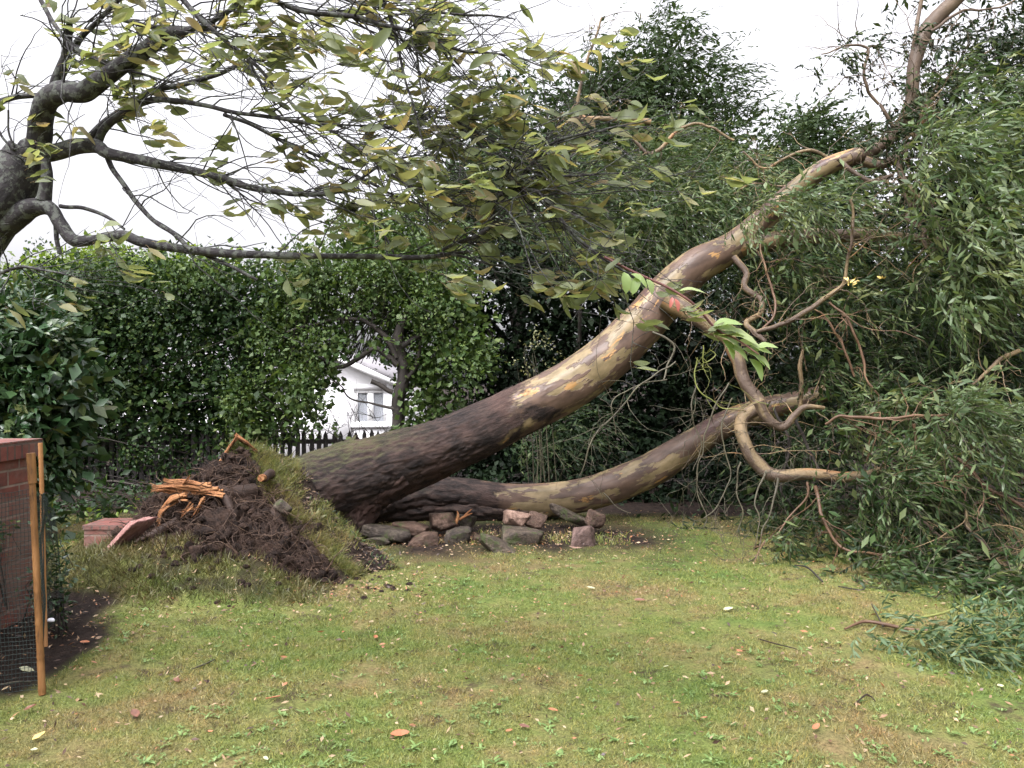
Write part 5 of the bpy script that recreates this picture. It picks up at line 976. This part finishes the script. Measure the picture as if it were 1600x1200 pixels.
stick([(415, 1094, 2, .01), (425, 1092, 2, .01), (438, 1090, 2, .01)], 'fallen_leaf_orange', 'straw coloured short stick in the left part of the lawn')
LV = [(50, 1155, 20, 'yellow', 'yellow leaf near the bottom left corner'), (48, 1172, 14, 'pale', 'pale tan leaf just under the yellow one at bottom left'), (333, 1144, 9, 'orange', 'tiny orange leaf left of centre near the bottom'), (640, 1149, 28, 'orange', 'long pinkish orange leaf at the bottom centre left'),
      (775, 1109, 12, 'brown', 'dark brown curled leaf in mid lawn above the weeds'), (828, 1143, 16, 'brown', 'reddish brown leaf among the pale weeds'), (790, 1148, 12, 'orange', 'small orange leaf just left of the reddish brown one'), (872, 1117, 14, 'orange', 'salmon leaf in the weeds right of centre'),
      (1008, 940, 16, 'brown', 'reddish curled leaf below the stones at centre right'), (1130, 955, 16, 'pale', 'pale leaf on the lawn below the trunk tangle'), (1270, 1154, 18, 'orange', 'orange leaf at lower right'), (1200, 1088, 14, 'pale', 'cream leaf on the dry patch'), (1568, 1078, 14, 'pale', 'cream leaf near the right edge'),
      (585, 1001, 14, 'orange', 'light orange leaf on the left middle lawn'), (30, 1046, 22, 'pale', 'large pale leaf on the soil bed behind the canes'), (140, 1008, 16, 'orange', 'orange leaf at the corner of the soil bed'), (412, 1188, 12, 'pale', 'whitish leaf at the bottom edge left of centre'),
      (272, 1060, 18, 'brown', 'dark wet leaf in the muddy scrape at left'), (215, 1120, 26, 'brown', 'long dark leaf scrap below the muddy scrape'), (36, 1108, 18, 'brown', 'red brown leaf below the cane foot'), (505, 880, 14, 'orange', 'red scrap of bark at the tip of the turf ridge'),
      (1045, 1045, 10, 'pale', 'round cream leaf in the open lawn right of centre'), (1262, 990, 10, 'orange', 'small red leaf left of the severed branch'), (1150, 1022, 10, 'orange', 'small orange leaf on the dry lawn strip'), (930, 922, 12, 'pale', 'pale curl of bark in front of the upright stone')]
for px, py, sz, kd, lb in LV:
    r4 = gl(px, py, 1, .018); Y = r4[1]; mb = MB(); a = rng.normal(0, .6) + (3.14 if rng.random() < .5 else 0); leaves(mb, A(*r4[:3])[None], A(math.cos(a), math.sin(a), .12 * rng.normal())[None], nrm(A(.3 * rng.normal(), -.25, 1))[None], PX(sz * 1.1, Y), PX(sz * .5, Y), 'broad', None, A(-.8))
    tag(mb.build('fallen_leaf', M['fallen_leaf_' + kd]), lb, 'leaf', 'single fallen leaves on the lawn')
# strappy pale leaf on the turf
mb = MB(); o0 = P(492, 812, 7.35); n = 4; leaves(mb, o0[None].repeat(n, 0), A(.3, -.2, .8, -.2, -.2, .7, .5, -.3, -.8, .9, -.2, .4).reshape(4, 3), A(0, -1, .2)[None].repeat(n, 0), .12, .03, 'long'); tag(mb.build('torn_sprig', M['pale_leaf']), 'pale cream torn sprig lying on the turf slope', 'sprig')
# pale dried leaves in the dark shrub behind the trunk
pb = thing('dry_leaved_bush', 'sparse bush with pale dried leaves in the dark behind the trunk', 'bush', P(835, 740, 10.8) * A(1, 1, 0)); mb = MB(); leafy(mb, [(835, 540, 30, 22, 10.8, .3), (820, 570, 26, 20, 10.8, .3, .8), (860, 560, 20, 18, 10.8, .2, .7), (840, 520, 10, 14, 10.8, .2)], 60, .045, .03, 'far', 5, .05, bias=.6); mb.build('foliage', M['pale_leaf'], pb)
mb = MB(); stems(mb, [(835, 550, 30, 30, 10.8, .3)], [P(850, 745, 10.8) * A(1, 1, 0)], 9, .007); mb.build('stems', M['twig'], pb)
print('VERTS', sum(len(o.data.vertices) for o in bpy.data.objects if o.type == 'MESH'))
